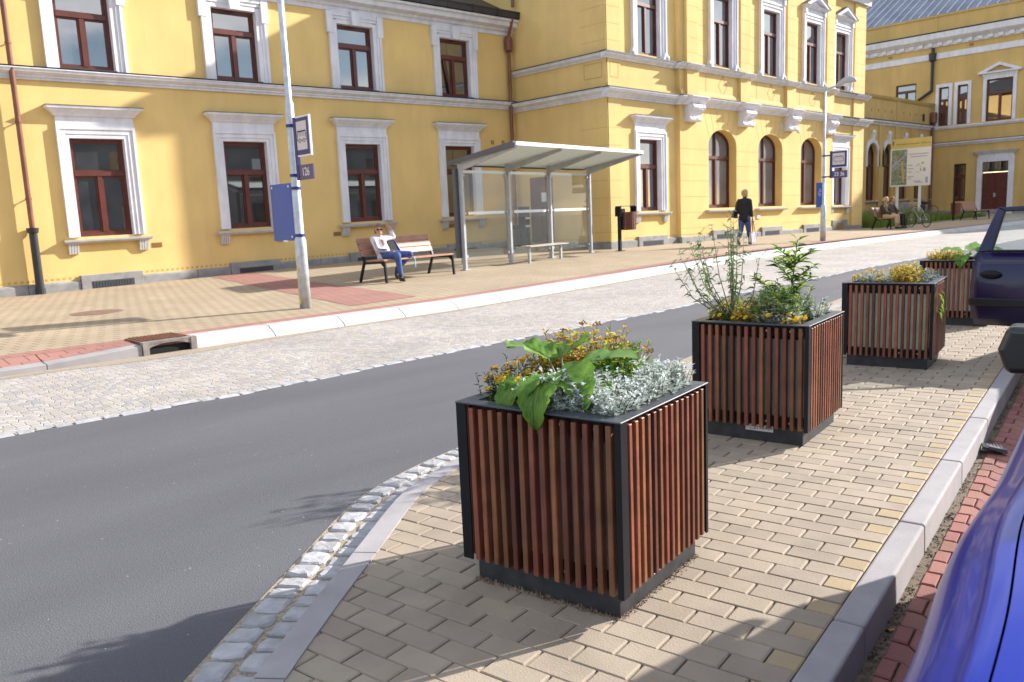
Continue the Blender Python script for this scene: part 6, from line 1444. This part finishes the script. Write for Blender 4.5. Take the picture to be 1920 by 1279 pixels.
blob('trousers', [((0, -.07, .85), .115, (0, .07, .85), .115), ((0, .085, .82), .108, (-.06, .085, .47), .078), ((-.06, .085, .47), .076, (-.20, .085, .29), .062), ((0, -.085, .82), .108, (.13, -.085, .48), .078), ((.13, -.085, .48), .076, (.175, -.085, .29), .062)], 'jeans', p2, .011)
blob('shoes', [((-.32, .085, .14), .044, (-.20, .085, .045), .040), ((-.33, .085, .17), .04, (-.32, .085, .14), .042), ((.21, -.085, .07), .045, (.35, -.085, .045), .038), ((.2, -.085, .1), .042, (.21, -.085, .06), .045)], 'shoe', p2, .011)
blob('hair', [(HP(0, -.04, .04), .098, HP(0, -.01, .06), .092), (HP(-.06, -.03, 0), .045, HP(.06, -.03, 0), .045), (HP(0, -.06, -.02), .07, HP(0, -.06, -.06), .045), (HP(0, .04, .09), .04, HP(0, .0, .1), .05)], 'hair_b', p2, .010); eyes(HP, p2)
s1 = thing('handbag', 'black handbag under the left arm of the walking woman', 'bag', (wx, wy, gz(wx, wy)), R_(12))
m = MB(); m.hexa([(-.20, .25, .86), (.16, .24, .82), (.16, .36, .82), (-.20, .37, .86), (-.10, .24, 1.08), (.12, .24, 1.08), (.12, .31, 1.08), (-.10, .31, 1.08)]); m.build('bag_body', 'blackc', s1, bevel=.03, seg=2)
m = MB(); m.tube([(-.08, .28, 1.06), (-.05, .25, 1.25), (.02, .2, 1.43), (.08, .24, 1.25), (.1, .28, 1.06)], .011, 6); m.build('strap', 'blackc', s1)
s2 = thing('shopping_bag', 'white and purple striped shopping bag in the right hand of the walking woman', 'bag', (wx, wy, gz(wx, wy)), R_(12))
m = MB()
for i in range(6):
    a, b = -.20 + i * .07, -.13 + i * .07; m.hexa([(a, -.31, .10), (b, -.31, .10), (b, -.19, .10), (a, -.19, .10), (a * .9, -.275, .40), (b * .9, -.275, .40), (b * .9, -.225, .40), (a * .9, -.225, .40)], i % 2)
m.build('bag_body', [mat('pale_bag', (.45, .43, .46), .7, .1, 20), mat('purple_stripe', (.12, .07, .16), .7, .2, 20)], s2)
m = MB(); m.tube([(-.12, -.28, .39), (.02, -.245, .80), (.09, -.235, .80), (.16, -.28, .39)], .010, 6); m.tube([(-.12, -.22, .39), (.03, -.225, .80), (.09, -.225, .80), (.16, -.22, .39)], .010, 6); m.build('handle', mat('brown_strap', (.10, .06, .05), .7, .1, 9), s2)

# two people on the bench by the pavilion corner
def seated(label, x, fdir, jac, tro, hair, skirt=False):
    t = thing('person', label, 'person', (b2x, b2y, gz(b2x, b2y)), 0)
    hp, HP = head((x, .02, 1.20), fdir, s=.98)
    b = hp + [((x, .05, 1.03), .05, (x, .03, 1.12), .048), ((x, .02, .55), .13, (x, .1, .90), .13)]
    j = [((x, .04, .54), .16, (x, .12, .90), .155), ((x - .16, .1, .96), .08, (x + .16, .1, .96), .08)]; tr = []; sh = []
    for s in (-1, 1):
        S_, E_, H_ = (x + s * .2, .08, .96), (x + s * .25, -.08, .72), (x + s * .1, -.28, .62)
        b += [(S_, .05, E_, .04), (E_, .038, H_, .028)] + hand(H_, (-s * .5, -.8, -.1), (0, 0, 1), .6); j += [(S_, .075, E_, .065), (E_, .062, (x + s * .13, -.23, .64), .05)]
        b += [((x + s * .1, 0, .53), .085, (x + s * .1, -.42, .52), .058), ((x + s * .1, -.42, .52), .052, (x + s * .1, -.44, .1), .034)]
        tr += [((x + s * .09, .02, .53), .11, (x + s * .1, -.43, .53), .08), ((x + s * .1, -.43, .53), .078, (x + s * .1, -.45, .16 if not skirt else .25), .06)]
        sh += [((x + s * .1, -.43, .06), .045, (x + s * .1, -.57, .04), .038)]
    blob('body', b, 'skin', t, .012); blob('jacket', j, jac, t, .014); blob('trousers', tr, tro, t, .014); blob('shoes', sh, 'boot', t, .014)
    blob('hair', [(HP(0, -.04, .04), .1, HP(0, -.01, .06), .094), (HP(0, -.07, -.02), .07, HP(0, -.06, -.06), .05)], hair, t, .012); eyes(HP, t); return t
seated('seated blond person in brown jacket and beige trousers on the pavilion corner bench', .42, (.5, -.85, 0), 'brownc', 'beigec', 'hair_b', True)
seated('person in dark trousers seated half hidden behind the blond person on the corner bench', 1.05, (.3, -.95, 0), 'brownc', 'blackc', 'hair_l')

# ================================================================ CARS
def cspl(xs, ys, x):
    if x <= xs[0]: return ys[0]
    if x >= xs[-1]: return ys[-1]
    for i in range(len(xs) - 1):
        if x <= xs[i + 1]:
            h = xs[i + 1] - xs[i]; t = (x - xs[i]) / h
            def sl_(k):
                if k == 0: return (ys[1] - ys[0]) / (xs[1] - xs[0])
                if k == len(xs) - 1: return (ys[-1] - ys[-2]) / (xs[-1] - xs[-2])
                return (ys[k + 1] - ys[k - 1]) / (xs[k + 1] - xs[k - 1])
            m0, m1 = sl_(i) * h, sl_(i + 1) * h
            return (2 * t ** 3 - 3 * t * t + 1) * ys[i] + (t ** 3 - 2 * t * t + t) * m0 + (-2 * t ** 3 + 3 * t * t) * ys[i + 1] + (t ** 3 - t * t) * m1
AS = [0, .08, .22, .45, .8, 1.2, 1.6, 2.0, 2.6, 3.2, 3.6, 3.85]
HWD = [.50, .664, .7657, .7897, .8021, .8014, .8157, .7923, .785, .785, .74, .62]
TOP = [.51, .645, .735, .79, .835, .87, .895, .91, .92, .93, .91, .84]     # bonnet / belt height
def sect(a, k):
    """k 0..1 from the sill round the shoulder to the centre line"""
    w, t = cspl(AS, HWD, a), cspl(AS, TOP, a); fl = math.exp(-((a - .88) / .36) ** 2) * .022
    ks = [0, .12, .26, .38, .47, .56, .64, .70, .80, 1.0]
    bs = [w - .07, w - .015, w + fl * .8, w + fl, w - .015 + fl * .5, w - .05, w - .10, w - .14, w * .42, 0]
    zs = [.19, .40, t * .60, t * .71, t * .82, t * .905, t * .945, t * .962, t * .99, t * 1.0]
    return cspl(ks, bs, k), cspl(ks, zs, k)
def car(label, loc, rz, paint, open_door=False):
    t = thing('car', label, 'car', loc, rz)
    NA, NK = 90, 60; KS = .70
    def grid(a0, a1, k0, k1, na, nk, side, dz=0.):
        vs = []; 
        for i in range(na + 1):
            a = lerp(a0, a1, i / na)
            for j in range(nk + 1):
                b, z = sect(a, lerp(k0, k1, j / nk)); vs.append((a, b * side, z + dz))
        F_ = [(i * (nk + 1) + j, i * (nk + 1) + j + 1, (i + 1) * (nk + 1) + j + 1, (i + 1) * (nk + 1) + j) for i in range(na) for j in range(nk)]
        return vs, (F_ if side > 0 else [f[::-1] for f in F_])
    m = MB()
    for s in (-1, 1):
        vs, fs = grid(0, 3.85, 0, KS, 110, 44, s)
        if open_door and s == 1:    # leave the doorway open
            fs = [f for f in fs if not all(1.52 < vs[q][0] < 2.58 for q in f)]
        m.add(vs, fs)
        vs, fs = grid(1.62, 3.85, KS + .003, 1, 20, 8, s); m.add(vs, fs)
    n = 12; m.poly([(0, sect(0, KS * j / n)[0], sect(0, KS * j / n)[1]) for j in range(n + 1)] + [(0, -sect(0, KS * j / n)[0], sect(0, KS * j / n)[1]) for j in range(n, -1, -1)])
    m.poly([(3.85, sect(3.85, j / n)[0], sect(3.85, j / n)[1]) for j in range(n + 1)] + [(3.85, -sect(3.85, j / n)[0], sect(3.85, j / n)[1]) for j in range(n - 1, -1, -1)])
    body = m.build('body', paint, t, smooth=True, fix=False); so = body.modifiers.new('skin', 'SOLIDIFY'); so.thickness = .0025; so.offset = -1; es = body.modifiers.new('edges', 'EDGE_SPLIT'); es.split_angle = R_(50)
    m = MB()
    for s in (-1, 1): vs, fs = grid(.10, 1.6, KS + .0018, 1, 50, 26, s, .003); m.add(vs, fs)
    bon = m.build('bonnet', paint, t, smooth=True, fix=False); so = bon.modifiers.new('skin', 'SOLIDIFY'); so.thickness = .0035; so.offset = -1; es = bon.modifiers.new('edges', 'EDGE_SPLIT'); es.split_angle = R_(50)
    wd = bon.modifiers.new('weld', 'WELD'); wd.merge_threshold = .0005
    bon.modifiers.move(2, 0)
    m = MB(); m.box((1.0, 0, .50), (.80, .62, .18)); m.box((2.6, 0, .5), (1.15, .62, .3)); m.build('underbody', 'void', t)
    # greenhouse
    gw0, gw1 = .66, .52; zr = 1.39
    m = MB(); m.hexa([(1.78, -gw0, .89), (3.72, -gw0, .91), (3.72, gw0, .91), (1.78, gw0, .89), (2.45, -gw1, zr), (3.35, -gw1, zr), (3.35, gw1, zr), (2.45, gw1, zr)]); m.build('windows', 'glass', t, bevel=.05)
    m = MB(); m.hexa([(2.4, -gw1 - .012, zr - .03), (3.42, -gw1 - .012, zr - .03), (3.42, gw1 + .012, zr - .03), (2.4, gw1 + .012, zr - .03), (2.5, -gw1 + .05, zr + .035), (3.3, -gw1 + .05, zr + .035), (3.3, gw1 - .05, zr + .035), (2.5, gw1 - .05, zr + .035)])
    for s in (-1, 1):
        for a, b in (((1.78, s * (gw0 + .005), .9), (2.45, s * (gw1 + .005), zr)), ((2.82, s * (gw0 + .005), .9), (2.86, s * (gw1 + .005), zr)), ((3.74, s * gw0, .9), (3.37, s * gw1, zr))): m.bar(a, b, .06, .05)
    m.build('roof', paint, t, bevel=.015)
    for s in (-1, 1):
        for a in (.80, 3.12):
            m = MB(); m.tube([(a, s * .60, .30), (a, s * .772, .30)], .30, 28); wh = m.build('wheel', 'rubber', t, bevel=.03)
            m = MB(); m.tube([(a, s * .765, .30), (a, s * .782, .30)], .19, 20)
            for k in range(5): m.bar((a, s * .784, .3), (a + .17 * math.cos(k * 1.2566), s * .784, .3 + .17 * math.sin(k * 1.2566)), .05, .01)
            m.build('hub_cap', 'alu', wh)
        m = MB(); m.ball((.10, s * .52, .66), (.12, .13, .08), 12, 8); m.build('headlight', 'frost', t)
        m = MB(); m.ball((3.76, s * .56, .80), (.08, .10, .12), 10, 8); m.build('tail_light', 'red_wood', t)
        if open_door and s == 1: continue
        m = MB(); c = V(2.77, s * .735, 1.0); m.add([(c.x + x, c.y + s * y, c.z + z) for x in (-.055, .055) for y, z in ((-.1, -.07), (.09, -.075), (.115, 0), (.09, .075), (-.1, .07))], [(4, 3, 2, 1, 0), (5, 6, 7, 8, 9)] + [(i, (i + 1) % 5, 5 + (i + 1) % 5, 5 + i) for i in range(5)])
        m.bar((2.79, s * .58, .95), (2.79, s * .70, .97), .05, .04); m.build('wing_mirror', M['mirrorm'], t, bevel=.045, seg=5)
    m = MB(); m.box((-.0, 0, .42), (.06, .52, .09)); m.build('bumper', 'black', t, bevel=.03, seg=2)
    m = MB(); m.box((-.03, 0, .62), (.03, .30, .05)); m.build('grille', 'black', t)
    if open_door:      # front door swung wide open over the kerb
        d = bpy.data.objects.new('door', None); COL.objects.link(d); d.parent = t; d.location = (1.52, .80, 0); d.rotation_euler = (0, 0, R_(open_door))
        d['label'] = 'front door of the violet car, wide open with clear window'
        L = 1.06; m = MB()
        sec = [(.36, .035), (.42, .012), (.55, .0), (.72, .004), (.86, .03), (.985, .075)]; NX_ = 16
        def xend(z): return interp(z, [.36, .6, .86, .985, 1.36], [L - .04, L, L - .01, L - .03, L - .14])
        vs = []
        for i in range(NX_ + 1):
            for z, y in sec: vs.append((xend(z) * i / NX_, -y, z))
        n = len(sec); m.add(vs, [(i * n + j, i * n + j + 1, (i + 1) * n + j + 1, (i + 1) * n + j) for i in range(NX_) for j in range(n - 1)])
        o = m.build('door_skin', paint, d, smooth=True); so = o.modifiers.new('skin', 'SOLIDIFY'); so.thickness = .05; so.offset = -1
        if so: pass
        m = MB(); F = [(.18, .985, .075), (xend(.985) - .0, .985, .075), (xend(1.36), 1.365, .20), (.52, 1.375, .20)]
        fr_o = [V(x, -y, z) for x, z, y in F]; c = sum(fr_o, Vector()) / 4
        ins = [V(.27, -.08, 1.0), V(xend(.985) - .115, -.08, 1.0), V(xend(1.36) - .06, -.192, 1.335), V(.55, -.192, 1.345)]
        for i in range(4):
            j = (i + 1) % 4; tk = V(0, -.03, 0); m.hexa([fr_o[i], fr_o[j], fr_o[j] + tk, fr_o[i] + tk, ins[i], ins[j], ins[j] + tk, ins[i] + tk])
        m.build('window_frame', paint, d, bevel=.006)
        m = MB(); m.poly([p + V(0, -.012, 0) for p in ins]); m.build('door_window', 'cglass', d)
        m = MB()
        for i in range(4): m.tube([ins[i] + V(0, .004, 0), ins[(i + 1) % 4] + V(0, .004, 0)], .010, 6)
        m.build('window_seal', 'rubber', d)
        m = MB(); m.ball((L - .16, .0, .80), (.085, .022, .038), 14, 8); m.build('door_handle', 'black', d, smooth=True)
        m = MB(); m.box((L / 2, .012, .565), (L / 2 - .005, .012, .034)); m.build('rub_strip', 'rubber', d, bevel=.008)
    return t
M['mirrorm'] = mat('black_mirror_shell', (.014, .014, .016), .35, .05, 5, coat=.3)
M['paint_b'] = mat('blue_car_paint', (.006, .020, .28), .32, .03, 3, spec=.22, coat=.25)
M['paint_v'] = mat('violet_car_paint', (.009, .005, .045), .35, .03, 3, coat=.35)
CA = R_(9.75)
car('bright blue car parked along the kerb with its bonnet towards the viewer', (-19.0, -16.5825, PARK), CA, 'paint_b')
c2 = R_(10.0)
car('dark violet car parked behind the blue one with its front door wide open', (-12.85, -15.76, PARK), c2, 'paint_v', open_door=82)
for o in bpy.data.objects:
    if 'worldkids' in o: del o['worldkids']
